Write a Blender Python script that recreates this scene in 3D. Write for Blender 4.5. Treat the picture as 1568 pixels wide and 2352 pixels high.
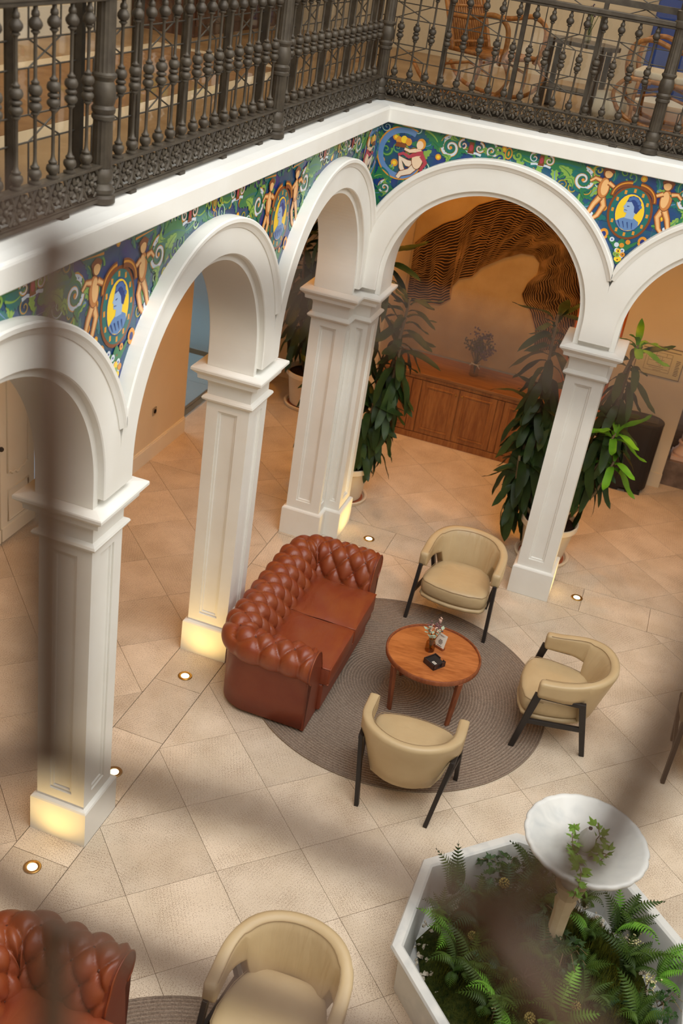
import bpy, bmesh, math, random
from math import sin, cos, pi, sqrt, atan2, radians
from mathutils import Vector, Matrix
random.seed(7)
for o in list(bpy.data.objects): bpy.data.objects.remove(o)
SC = bpy.context.scene
COL = SC.collection

# ------------------------------------------------------------ camera
CAMP = (2.41417813, -8.73587768, 5.35449403)
YAW, PITCH, ROLL, FPX = radians(14.52051549), radians(60.73820247), radians(9.18739425), 2537.056
cam = bpy.data.cameras.new('camera'); camo = bpy.data.objects.new('camera', cam); COL.objects.link(camo)
camo.matrix_world = Matrix.Translation(CAMP) @ (Matrix.Rotation(YAW, 4, 'Z') @ Matrix.Rotation(PITCH, 4, 'X') @ Matrix.Rotation(ROLL, 4, 'Z'))
cam.sensor_fit = 'VERTICAL'; cam.sensor_height = 36.0; cam.sensor_width = 24.0; cam.lens = FPX / 2352 * 36.0
cam.clip_start = 0.02; cam.clip_end = 100
cam.dof.use_dof = True; cam.dof.focus_distance = 7.2; cam.dof.aperture_fstop = 2.5
SC.camera = camo
CAMR = camo.matrix_world.to_3x3(); CAMV = Vector(CAMP)
def in_view(x, y, z=0.0, margin=250):
    q = CAMR.transposed() @ (Vector((x, y, z)) - CAMV)
    if q.z > -0.05: return False
    u = 784 + FPX * q.x / -q.z; v = 1176 - FPX * q.y / -q.z
    return -margin < u < 1568 + margin and -margin < v < 2352 + margin

# ------------------------------------------------------------ colour management, world, large lights
SC.view_settings.view_transform = 'Standard'; SC.view_settings.look = 'None'
SC.view_settings.gamma = 1.0; SC.view_settings.use_curve_mapping = False
SC.view_settings.exposure = 0.09
def lin(c):
    return tuple((v / 12.92 if v <= 0.04045 else ((v + 0.055) / 1.055) ** 2.4) for v in [k / 255.0 for k in c])
w = bpy.data.worlds.new('world'); SC.world = w; w.use_nodes = True
bg = w.node_tree.nodes['Background']; bg.inputs[0].default_value = (0.84, 0.91, 1.0, 1); bg.inputs[1].default_value = 0.70
def area(name, loc, rot, sx, sy, power, col):
    l = bpy.data.lights.new(name, 'AREA'); l.shape = 'RECTANGLE'; l.size = sx; l.size_y = sy; l.energy = power; l.color = col
    o = bpy.data.objects.new(name, l); COL.objects.link(o); o.location = loc; o.rotation_euler = rot; return o
def point(name, loc, power, col, r=0.08, parent=None):
    l = bpy.data.lights.new(name, 'POINT'); l.energy = power; l.color = col; l.shadow_soft_size = r
    o = bpy.data.objects.new(name, l); COL.objects.link(o); o.location = loc
    if parent: o.parent = parent
    return o
def spot(name, loc, target, power, col, angle=70, blend=0.6, r=0.05, parent=None):
    l = bpy.data.lights.new(name, 'SPOT'); l.energy = power; l.color = col; l.spot_size = radians(angle); l.spot_blend = blend; l.shadow_soft_size = r
    o = bpy.data.objects.new(name, l); COL.objects.link(o); o.location = loc
    o.rotation_euler = (Vector(target) - Vector(loc)).to_track_quat('-Z', 'Y').to_euler()
    if parent: o.parent = parent
    return o
# glass roof over the courtyard; tilted panels are unseen fills added for side light
area('skylight', (2.6, -4.6, 8.4), (0, 0, 0), 3.6, 6.0, 265, (1.0, 1.0, 0.985))
area('side_fill_right', (5.5, -4.4, 7.3), (0, radians(58), 0), 2.2, 7.0, 212, (1.0, 1.0, 0.985))
area('side_fill_near', (2.6, -8.0, 7.3), (radians(58), 0, 0), 4.6, 2.2, 95, (1.0, 1.0, 0.985))
WARM = (1.0, 0.38, 0.03)
WARM2 = (1.0, 0.42, 0.05)
# lamps of the ground-floor aisles (recessed in the gallery soffit)
for i, (x, y, p, c) in enumerate([(-1.15, -4.9, 12, WARM2), (-1.2, -3.0, 13, WARM), (-1.2, -0.6, 24, WARM), (-0.9, 1.3, 60, WARM), (-0.02, 2.62, 30, WARM), (0.9, 1.7, 34, WARM2), (2.5, 1.7, 40, WARM2), (4.3, 1.7, 36, WARM2)]):
    spot('aisle_lamp', (x, y, 3.66), (x, y, 0), p * 1.6, c, 130, 0.8, 0.08)
# fill lights without fixtures, added to brighten the upper gallery
for x, y, p in [(1.2, 2.2, 40), (3.6, 1.9, 24), (-1.6, -3.4, 18), (-1.7, -1.5, 42), (-1.7, .3, 20)]:
    point('gallery_fill', (x, y, 6.4), p, (1.0, 0.86, 0.70), 0.15)

# ------------------------------------------------------------ mesh helpers
class M:
    def __init__(s): s.v = []; s.f = []; s.c = []; s.mi = []
    def add(s, vs, fs, col=None, mi=0):
        b = len(s.v); s.v += [tuple(v) for v in vs]; s.f += [tuple(i + b for i in f) for f in fs]
        s.c += [col] * len(fs); s.mi += [mi] * len(fs); return s
    def box(s, c, d, rz=0.0, mat=None, col=None):
        x, y, z = d[0] / 2, d[1] / 2, d[2] / 2
        vs = [Vector(p) for p in [(-x, -y, -z), (x, -y, -z), (x, y, -z), (-x, y, -z), (-x, -y, z), (x, -y, z), (x, y, z), (-x, y, z)]]
        R = mat if mat is not None else Matrix.Rotation(rz, 3, 'Z')
        vs = [R @ v + Vector(c) for v in vs]
        return s.add(vs, [(0, 3, 2, 1), (4, 5, 6, 7), (0, 1, 5, 4), (1, 2, 6, 5), (2, 3, 7, 6), (3, 0, 4, 7)], col)
    def span(s, a, b, col=None):
        return s.box([(a[i] + b[i]) / 2 for i in range(3)], [abs(b[i] - a[i]) for i in range(3)], col=col)
    def prism(s, poly, z0, z1):
        n = len(poly); vs = [(x, y, z0) for x, y in poly] + [(x, y, z1) for x, y in poly]
        fs = [tuple(range(n - 1, -1, -1)), tuple(range(n, 2 * n))] + [(i, (i + 1) % n, n + (i + 1) % n, n + i) for i in range(n)]
        return s.add(vs, fs)
    def grid(s, nu, nv, fn, closeu=False, closev=False, flip=False):
        vs = [fn(i, j) for i in range(nu) for j in range(nv)]; fs = []
        for i in range(nu if closeu else nu - 1):
            for j in range(nv if closev else nv - 1):
                a, b, c, d = i * nv + j, ((i + 1) % nu) * nv + j, ((i + 1) % nu) * nv + (j + 1) % nv, i * nv + (j + 1) % nv
                fs.append((a, d, c, b) if flip else (a, b, c, d))
        return s.add(vs, fs)
    def tube(s, pts, r, n=8, close=False, cap=True, flat=1.0, up=None):
        pts = [Vector(p) for p in pts]; k = len(pts)
        rs = r if isinstance(r, (list, tuple)) else [r] * k
        rings = []; prev = None
        for i, p in enumerate(pts):
            if close: t = pts[(i + 1) % k] - pts[i - 1]
            else: t = pts[min(i + 1, k - 1)] - pts[max(i - 1, 0)]
            t = t.normalized() if t.length > 1e-9 else Vector((0, 0, 1))
            if prev is None:
                a = Vector(up) if up else (Vector((0, 0, 1)) if abs(t.z) < 0.9 else Vector((1, 0, 0)))
            else: a = prev
            a = (a - t * a.dot(t)); a = a.normalized() if a.length > 1e-6 else t.orthogonal().normalized()
            prev = a; b = t.cross(a)
            rings.append([p + (a * cos(2 * pi * j / n) + b * sin(2 * pi * j / n) * flat) * rs[i] for j in range(n)])
        vs = [v for R in rings for v in R]; fs = []
        for i in range(k if close else k - 1):
            for j in range(n):
                a, b = i * n + j, i * n + (j + 1) % n; i2 = (i + 1) % k
                fs.append((a, b, i2 * n + (j + 1) % n, i2 * n + j))
        if cap and not close: fs += [tuple(range(n - 1, -1, -1)), tuple((k - 1) * n + j for j in range(n))]
        return s.add(vs, fs)
    def lathe(s, prof, n=16, c=(0, 0, 0), cap=True, fn=None):
        # prof: list of (r, z); fn(angle, r, z) -> r
        vs = []; k = len(prof)
        for r, z in prof:
            for j in range(n):
                a = 2 * pi * j / n; rr = fn(a, r, z) if fn else r
                vs.append((c[0] + rr * cos(a), c[1] + rr * sin(a), c[2] + z))
        fs = [(i * n + j, i * n + (j + 1) % n, (i + 1) * n + (j + 1) % n, (i + 1) * n + j) for i in range(k - 1) for j in range(n)]
        if cap: fs += [tuple(range(n - 1, -1, -1)), tuple((k - 1) * n + j for j in range(n))]
        return s.add(vs, fs)
    def sphere(s, c, r, n=10, m=6, sc=(1, 1, 1)):
        return s.lathe([(max(1e-4, r * sin(pi * i / m)) , -r * cos(pi * i / m)) for i in range(m + 1)], n, (0, 0, 0)) if False else s.grid(m + 1, n, lambda i, j: (c[0] + sc[0] * r * sin(pi * i / m) * cos(2 * pi * j / n), c[1] + sc[1] * r * sin(pi * i / m) * sin(2 * pi * j / n), c[2] - sc[2] * r * cos(pi * i / m)), closev=True, flip=True)
    def xf(s, mat):
        s.v = [tuple(mat @ Vector(v)) for v in s.v]; return s
    def mesh(s, name, mats, smooth=False, bevel=0, seg=2, colattr=False, fixn=True, angle=None):
        me = bpy.data.meshes.new(name); me.from_pydata(s.v, [], s.f)
        if any(s.mi): me.polygons.foreach_set('material_index', s.mi)
        if colattr:
            ca = me.color_attributes.new('paint', 'FLOAT_COLOR', 'CORNER'); buf = []
            for f, c in zip(s.f, s.c):
                cc = c or (1, 1, 1)
                for _ in f: buf += [cc[0], cc[1], cc[2], 1.0]
            ca.data.foreach_set('color', buf)
        if fixn or bevel:
            bm = bmesh.new(); bm.from_mesh(me)
            if bevel:
                bmesh.ops.remove_doubles(bm, verts=bm.verts, dist=1e-5)
                ed = [e for e in bm.edges if len(e.link_faces) == 2 and e.calc_face_angle(0) > 0.6]
                bmesh.ops.bevel(bm, geom=ed, offset=bevel, segments=seg, affect='EDGES', profile=0.5, clamp_overlap=True)
            if fixn: bmesh.ops.recalc_face_normals(bm, faces=bm.faces)
            bm.to_mesh(me); bm.free()
        for m in (mats if isinstance(mats, (list, tuple)) else [mats]): me.materials.append(m)
        if smooth:
            me.polygons.foreach_set('use_smooth', [True] * len(me.polygons))
            if angle: me.set_sharp_from_angle(angle=radians(angle))
        me.update(); return me
def obj(name, m, mats=None, parent=None, smooth=False, bevel=0, seg=2, loc=None, rot=None, scale=None, colattr=False, fixn=True, angle=None):
    me = m if isinstance(m, bpy.types.Mesh) else m.mesh(name, mats, smooth, bevel, seg, colattr, fixn, angle)
    o = bpy.data.objects.new(name, me); COL.objects.link(o)
    if parent: o.parent = parent
    if loc: o.location = loc
    if rot: o.rotation_euler = rot
    if scale: o.scale = scale if isinstance(scale, (tuple, list)) else (scale,) * 3
    return o
def tag(o, label=None, cat=None, group=None, kind=None):
    if label: o['label'] = label
    if cat: o['category'] = cat
    if group: o['group'] = group
    if kind: o['kind'] = kind
    return o
def thing(name, label, cat, loc=(0, 0, 0), rz=0.0, group=None):
    o = bpy.data.objects.new(name, None); COL.objects.link(o); o.location = loc; o.rotation_euler = (0, 0, rz); o.empty_display_size = 0.1
    return tag(o, label, cat, group)
def struct(o): o['kind'] = 'structure'; return o
def dup(root, loc, rz, label, group=None):
    def cp(o, p):
        c = o.copy(); COL.objects.link(c); c.parent = p
        for ch in list(o.children): cp(ch, c)
        return c
    r = cp(root, None); r.location = loc; r.rotation_euler = (0, 0, rz); r['label'] = label
    if group: r['group'] = group
    return r

# ------------------------------------------------------------ materials
def nt(name):
    m = bpy.data.materials.new(name); m.use_nodes = True; t = m.node_tree; return m, t, t.nodes['Principled BSDF']
def N(t, kind, **k):
    n = t.nodes.new(kind)
    for a, b in k.items():
        if a.startswith('i_'): n.inputs[int(a[2:])].default_value = b
        else: setattr(n, a, b)
    return n
def mk(name, col, rough=0.5, metal=0.0, col2=None, vs=8.0, vamt=0.5, stretch=None, bump=None, spec=0.5, coat=0.0, rnd=0.0, detail=4.0, sheen=0.0, vlo=0.35, vhi=0.65, trans=0.0, coord='Object'):
    m, t, b = nt(name); L = t.links.new
    b.inputs['Roughness'].default_value = rough; b.inputs['Metallic'].default_value = metal
    b.inputs['Specular IOR Level'].default_value = spec; b.inputs['Coat Weight'].default_value = coat
    if sheen: b.inputs['Sheen Weight'].default_value = sheen
    c1 = lin(col) + (1,); b.inputs['Base Color'].default_value = c1
    co = N(t, 'ShaderNodeTexCoord'); src = co.outputs[coord]
    if rnd:
        oi = N(t, 'ShaderNodeObjectInfo'); ad = N(t, 'ShaderNodeVectorMath', operation='ADD'); sc = N(t, 'ShaderNodeVectorMath', operation='SCALE')
        cx = N(t, 'ShaderNodeCombineXYZ'); L(oi.outputs['Random'], cx.inputs[0]); L(oi.outputs['Random'], cx.inputs[1])
        L(cx.outputs[0], sc.inputs[0]); sc.inputs[3].default_value = 37.0; L(src, ad.inputs[0]); L(sc.outputs[0], ad.inputs[1]); src = ad.outputs[0]
    mp = N(t, 'ShaderNodeMapping'); L(src, mp.inputs[0])
    if stretch: mp.inputs['Scale'].default_value = stretch
    out = None
    if col2:
        nz = N(t, 'ShaderNodeTexNoise'); nz.inputs['Scale'].default_value = vs; nz.inputs['Detail'].default_value = detail; L(mp.outputs[0], nz.inputs['Vector'])
        mr = N(t, 'ShaderNodeMapRange'); mr.inputs[1].default_value = vlo; mr.inputs[2].default_value = vhi; mr.inputs[4].default_value = vamt; L(nz.outputs[0], mr.inputs[0])
        mx = N(t, 'ShaderNodeMix', data_type='RGBA'); mx.inputs[6].default_value = c1; mx.inputs[7].default_value = lin(col2) + (1,); L(mr.outputs[0], mx.inputs[0]); out = mx.outputs[2]
    if rnd:
        hs = N(t, 'ShaderNodeHueSaturation'); mr2 = N(t, 'ShaderNodeMapRange'); mr2.inputs[3].default_value = 1 - rnd; mr2.inputs[4].default_value = 1 + rnd
        L(oi.outputs['Random'], mr2.inputs[0]); L(mr2.outputs[0], hs.inputs['Value'])
        if out: L(out, hs.inputs['Color'])
        else: hs.inputs['Color'].default_value = c1
        out = hs.outputs[0]
    if out: L(out, b.inputs['Base Color'])
    if bump:
        nb = N(t, 'ShaderNodeTexNoise'); nb.inputs['Scale'].default_value = bump[0]; nb.inputs['Detail'].default_value = 3.0; L(mp.outputs[0], nb.inputs['Vector'])
        bp = N(t, 'ShaderNodeBump'); bp.inputs['Strength'].default_value = bump[1]; bp.inputs['Distance'].default_value = bump[2]; L(nb.outputs[0], bp.inputs['Height']); L(bp.outputs[0], b.inputs['Normal'])
    return m
def emis(name, col, s):
    m, t, b = nt(name); b.inputs['Base Color'].default_value = lin(col) + (1,); b.inputs['Emission Color'].default_value = lin(col) + (1,); b.inputs['Emission Strength'].default_value = s; return m

PLASTER = mk('plaster', (231, 229, 221), 0.62, col2=(223, 219, 208), vs=3, vamt=0.6, bump=(60, 0.08, 0.004), spec=0.3)
WALLP = mk('wall_paint', (226, 210, 180), 0.75, col2=(218, 200, 168), vs=2, bump=(90, 0.15, 0.004), spec=0.25)
ORANGEWALL = mk('terracotta_paint', (205, 118, 58), 0.8, col2=(190, 105, 50), vs=3, bump=(70, 0.15, 0.004), spec=0.2)
CEILP = mk('ceiling_paint', (212, 186, 146), 0.8, spec=0.2)
def stone_mat(name, c1, c2, pore, rnd=0.07):
    m, t, b = nt(name); L = t.links.new
    co = N(t, 'ShaderNodeTexCoord'); oi = N(t, 'ShaderNodeObjectInfo')
    rot = N(t, 'ShaderNodeVectorRotate', rotation_type='Z_AXIS'); st = N(t, 'ShaderNodeMath', operation='MULTIPLY'); st.inputs[1].default_value = 40.0
    L(oi.outputs['Random'], st.inputs[0]); L(st.outputs[0], rot.inputs['Angle'])
    cx = N(t, 'ShaderNodeCombineXYZ'); L(st.outputs[0], cx.inputs[0]); L(st.outputs[0], cx.inputs[1])
    ad = N(t, 'ShaderNodeVectorMath', operation='ADD'); L(co.outputs['Object'], rot.inputs['Vector']); L(rot.outputs[0], ad.inputs[0]); L(cx.outputs[0], ad.inputs[1])
    n1 = N(t, 'ShaderNodeTexNoise'); n1.inputs['Scale'].default_value = 3.0; n1.inputs['Detail'].default_value = 5; L(ad.outputs[0], n1.inputs['Vector'])
    mx = N(t, 'ShaderNodeMix', data_type='RGBA'); mx.inputs[6].default_value = lin(c1) + (1,); mx.inputs[7].default_value = lin(c2) + (1,)
    r1 = N(t, 'ShaderNodeMapRange'); r1.inputs[1].default_value = 0.35; r1.inputs[2].default_value = 0.7; L(n1.outputs[0], r1.inputs[0]); L(r1.outputs[0], mx.inputs[0])
    mp = N(t, 'ShaderNodeMapping'); mp.inputs['Scale'].default_value = (1.0, 0.75, 1.0); L(ad.outputs[0], mp.inputs[0])
    n2 = N(t, 'ShaderNodeTexNoise'); n2.inputs['Scale'].default_value = 205.0; n2.inputs['Detail'].default_value = 3.0; L(mp.outputs[0], n2.inputs['Vector'])
    n3 = N(t, 'ShaderNodeTexNoise'); n3.inputs['Scale'].default_value = 4.5; L(ad.outputs[0], n3.inputs['Vector'])
    th = N(t, 'ShaderNodeMapRange'); th.inputs[1].default_value = 0.3; th.inputs[2].default_value = 0.7; th.inputs[3].default_value = 0.37; th.inputs[4].default_value = 0.46; L(n3.outputs[0], th.inputs[0])
    wv = N(t, 'ShaderNodeTexWave'); wv.inputs['Scale'].default_value = 15.0; wv.inputs['Distortion'].default_value = 1.5; L(ad.outputs[0], wv.inputs['Vector'])
    tw = N(t, 'ShaderNodeMath', operation='MULTIPLY_ADD'); tw.inputs[1].default_value = 0.05; L(wv.outputs['Fac'], tw.inputs[0]); L(th.outputs[0], tw.inputs[2])
    sb = N(t, 'ShaderNodeMath', operation='SUBTRACT'); L(tw.outputs[0], sb.inputs[0]); L(n2.outputs[0], sb.inputs[1])
    r2 = N(t, 'ShaderNodeMapRange'); r2.inputs[1].default_value = 0.0; r2.inputs[2].default_value = 0.05; r2.inputs[4].default_value = 0.7; L(sb.outputs[0], r2.inputs[0])
    m2 = N(t, 'ShaderNodeMix', data_type='RGBA'); m2.inputs[7].default_value = lin(pore) + (1,); L(mx.outputs[2], m2.inputs[6]); L(r2.outputs[0], m2.inputs[0])
    hs = N(t, 'ShaderNodeHueSaturation'); mr = N(t, 'ShaderNodeMapRange'); mr.inputs[3].default_value = 1 - rnd; mr.inputs[4].default_value = 1 + rnd; L(oi.outputs['Random'], mr.inputs[0]); L(mr.outputs[0], hs.inputs['Value']); L(m2.outputs[2], hs.inputs['Color'])
    L(hs.outputs[0], b.inputs['Base Color']); b.inputs['Roughness'].default_value = 0.5; b.inputs['Specular IOR Level'].default_value = 0.35
    bp = N(t, 'ShaderNodeBump'); bp.inputs['Strength'].default_value = 0.35; bp.inputs['Distance'].default_value = 0.004; bp.invert = True; L(r2.outputs[0], bp.inputs['Height']); L(bp.outputs[0], b.inputs['Normal'])
    return m
STONE = stone_mat('limestone_tile', (219, 202, 179), (204, 186, 161), (128, 102, 78))
GROUT = mk('grout', (120, 95, 70), 0.9)
LEATHER = mk('brown_leather', (138, 68, 34), 0.36, col2=(126, 50, 26), vs=9, vamt=0.7, bump=(160, 0.16, 0.003), spec=0.5)
LEATHER_D = mk('brown_leather_dark', (120, 56, 32), 0.42, col2=(112, 44, 24), vs=6, vamt=0.7, bump=(160, 0.16, 0.003), spec=0.45)
def cream_mat():
    m = mk('cream_leather', (190, 166, 126), 0.42, col2=(180, 154, 114), vs=5, vamt=0.6, spec=0.42)
    return m
CREAM = cream_mat()
CREAM_SEAM = mk('cream_seam', (150, 124, 88), 0.6)
def wrinkle(m, scale, stretch, strength, dist):
    t = m.node_tree; L = t.links.new; b = t.nodes['Principled BSDF']
    co = N(t, 'ShaderNodeTexCoord'); mp = N(t, 'ShaderNodeMapping'); mp.inputs['Scale'].default_value = stretch; L(co.outputs['Object'], mp.inputs[0])
    nz = N(t, 'ShaderNodeTexNoise'); nz.inputs['Scale'].default_value = scale; nz.inputs['Detail'].default_value = 2.5; nz.inputs['Distortion'].default_value = 0.6; L(mp.outputs[0], nz.inputs['Vector'])
    bp = N(t, 'ShaderNodeBump'); bp.inputs['Strength'].default_value = strength; bp.inputs['Distance'].default_value = dist; L(nz.outputs[0], bp.inputs['Height']); L(bp.outputs[0], b.inputs['Normal']); return m
CREAM_BACK = wrinkle(mk('cream_leather_back', (190, 166, 126), 0.42, col2=(180, 154, 114), vs=5, vamt=0.6, spec=0.42), 17, (1.0, 0.35, 0.10), 0.45, 0.02)
CREAM_SEAT = wrinkle(mk('cream_leather_seat', (190, 166, 126), 0.42, col2=(178, 152, 112), vs=5, vamt=0.6, spec=0.42), 7, (0.7, 1.6, 1), 0.35, 0.015)
CUSHION = wrinkle(mk('seat_leather', (132, 64, 34), 0.38, col2=(124, 50, 27), vs=7, vamt=0.7, spec=0.5), 9, (1.6, 0.6, 1), 0.4, 0.012)
BLACKWOOD = mk('black_wood', (42, 36, 33), 0.42, col2=(30, 26, 24), vs=20, stretch=(1, 1, 0.15), spec=0.4)
def wood(name, c1, c2, rough, stretch, sc=6.0, spec=0.45):
    m, t, b = nt(name); L = t.links.new
    co = N(t, 'ShaderNodeTexCoord'); mp = N(t, 'ShaderNodeMapping'); mp.inputs['Scale'].default_value = stretch; L(co.outputs['Object'], mp.inputs[0])
    nz = N(t, 'ShaderNodeTexNoise'); nz.inputs['Scale'].default_value = sc; nz.inputs['Detail'].default_value = 6; nz.inputs['Distortion'].default_value = 0.8; L(mp.outputs[0], nz.inputs['Vector'])
    n2 = N(t, 'ShaderNodeTexNoise'); n2.inputs['Scale'].default_value = sc * 6; n2.inputs['Detail'].default_value = 3; L(mp.outputs[0], n2.inputs['Vector'])
    av = N(t, 'ShaderNodeMix', data_type='FLOAT'); av.inputs[0].default_value = 0.4; L(nz.outputs[0], av.inputs[2]); L(n2.outputs[0], av.inputs[3])
    r = N(t, 'ShaderNodeMapRange'); r.inputs[1].default_value = 0.38; r.inputs[2].default_value = 0.62; L(av.outputs[0], r.inputs[0])
    mx = N(t, 'ShaderNodeMix', data_type='RGBA'); mx.inputs[6].default_value = lin(c1) + (1,); mx.inputs[7].default_value = lin(c2) + (1,); L(r.outputs[0], mx.inputs[0]); L(mx.outputs[2], b.inputs['Base Color'])
    b.inputs['Roughness'].default_value = rough; b.inputs['Specular IOR Level'].default_value = spec
    return m
TEAK = wood('teak_top', (184, 112, 60), (148, 80, 36), 0.38, (1.1, 6.0, 6.0), 2.4)
TEAK_EDGE = wood('teak_edge', (146, 82, 48), (112, 58, 32), 0.42, (6, 6, 1), 2.0)
OAK = wood('oak', (166, 112, 62), (130, 80, 42), 0.5, (7.0, 7.0, 0.8), 2.0)
OAK_TOP = wood('oak_top', (158, 110, 66), (128, 86, 50), 0.45, (0.8, 7.0, 7.0), 2.0)
IRON = mk('cast_iron', (82, 74, 62), 0.5, 0.35, col2=(60, 52, 43), vs=14, vamt=0.8, bump=(70, 0.2, 0.003), spec=0.4)
LEADM = mk('lead_came', (92, 86, 76), 0.45, 0.5, col2=(70, 64, 56), vs=30)
BRASS = mk('brass', (190, 150, 80), 0.3, 0.9)
STEEL = mk('steel', (190, 185, 175), 0.3, 0.9)
def leafmat(name, c1, c2, rnd=0.25, rough=0.5):
    m = mk(name, c1, rough, col2=c2, vs=7, vamt=0.8, rnd=rnd, spec=0.3); b = m.node_tree.nodes['Principled BSDF']
    b.inputs['Subsurface Weight'].default_value = 0.0
    return m
LEAF = leafmat('dracaena_leaf', (50, 70, 28), (34, 50, 20))
LEAF_B = leafmat('bright_leaf', (112, 160, 34), (86, 138, 30))
FERN = leafmat('fern_green', (66, 88, 26), (44, 66, 20), 0.35, 0.5)
FERN_B = leafmat('fern_bright', (110, 158, 52), (86, 136, 42), 0.25, 0.5)
IVY = leafmat('ivy_green', (44, 72, 24), (30, 54, 20), 0.3)
IVY_B = leafmat('ivy_bright', (112, 152, 48), (90, 134, 40), 0.2)
MOSS = mk('moss', (66, 70, 26), 0.95, col2=(40, 50, 18), vs=30, vamt=1.0, bump=(90, 0.9, 0.02), spec=0.1)
STEM = mk('stem', (120, 98, 66), 0.8, col2=(96, 76, 50), vs=40)
SOIL = mk('soil', (52, 38, 28), 0.95, col2=(34, 25, 20), vs=60, vamt=1.0, bump=(120, 0.8, 0.01), spec=0.1)
POT = mk('cream_pot', (226, 208, 180), 0.55, col2=(212, 190, 158), vs=6)
CLAY = mk('clay', (160, 86, 50), 0.8)
def marble():
    m, t, b = nt('white_marble'); L = t.links.new
    co = N(t, 'ShaderNodeTexCoord'); nz = N(t, 'ShaderNodeTexNoise'); nz.inputs['Scale'].default_value = 5; nz.inputs['Detail'].default_value = 8; nz.inputs['Distortion'].default_value = 1.2; L(co.outputs['Object'], nz.inputs['Vector'])
    r = N(t, 'ShaderNodeMapRange'); r.inputs[1].default_value = 0.45; r.inputs[2].default_value = 0.75; r.inputs[4].default_value = 0.8; L(nz.outputs[0], r.inputs[0])
    mx = N(t, 'ShaderNodeMix', data_type='RGBA'); mx.inputs[6].default_value = lin((208, 206, 199)) + (1,); mx.inputs[7].default_value = lin((176, 178, 176)) + (1,); L(r.outputs[0], mx.inputs[0]); L(mx.outputs[2], b.inputs['Base Color'])
    b.inputs['Roughness'].default_value = 0.35; return m
MARBLE = marble()
GRAVEL = mk('gravel', (206, 196, 176), 0.8, col2=(150, 132, 108), vs=60, vamt=0.9)
SAND = mk('sand_plaster', (196, 172, 132), 0.9, col2=(178, 152, 112), vs=4, vamt=0.7, bump=(120, 0.5, 0.006), spec=0.15)
SAND_D = mk('dark_sand', (66, 50, 36), 0.95, col2=(48, 36, 26), vs=10, bump=(90, 0.5, 0.006), spec=0.1)
RIDGE = mk('sand_ridge', (196, 156, 104), 0.9, col2=(140, 106, 68), vs=5, vamt=0.9, spec=0.1)
WHITEPAINT = mk('white_door_paint', (232, 224, 204), 0.5, col2=(222, 212, 190), vs=3, spec=0.35)
BLACKPL = mk('black_metal', (34, 31, 31), 0.5, spec=0.4)
PAPER = mk('paper', (226, 220, 206), 0.7)
INK = mk('ink', (84, 66, 62), 0.7)
RATTAN = mk('rattan', (190, 128, 66), 0.42, col2=(136, 82, 38), vs=26, vamt=0.9, spec=0.5)
CANVAS = mk('linen_cushion', (214, 202, 180), 0.85)
DARKGLASS = mk('dark_glass', (30, 28, 24), 0.06, spec=0.6)
def glass_mat(name, tint, gloss=0.10, rough=0.02):
    m = bpy.data.materials.new(name); m.use_nodes = True; t = m.node_tree; t.nodes.clear(); L = t.links.new
    out = N(t, 'ShaderNodeOutputMaterial'); tr = N(t, 'ShaderNodeBsdfTransparent'); tr.inputs[0].default_value = tint + (1,)
    gl = N(t, 'ShaderNodeBsdfGlossy'); gl.inputs['Roughness'].default_value = rough
    lw = N(t, 'ShaderNodeLayerWeight'); fr = N(t, 'ShaderNodeMath', operation='POWER'); fr.inputs[1].default_value = 5.0; L(lw.outputs['Facing'], fr.inputs[0]); ad = N(t, 'ShaderNodeMath', operation='MULTIPLY_ADD', use_clamp=True); ad.inputs[1].default_value = 0.9; ad.inputs[2].default_value = gloss * 0.5; L(fr.outputs[0], ad.inputs[0])
    mx = N(t, 'ShaderNodeMixShader'); L(ad.outputs[0], mx.inputs[0]); L(tr.outputs[0], mx.inputs[1]); L(gl.outputs[0], mx.inputs[2]); L(mx.outputs[0], out.inputs[0]); return m
GLASS = glass_mat('leaded_glass', (0.93, 0.93, 0.90), 0.08)
AMBER = glass_mat('amber_glass', (0.70, 0.56, 0.28), 0.12)
DOORGLASS = glass_mat('door_glass', (0.62, 0.60, 0.55), 0.16)
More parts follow.
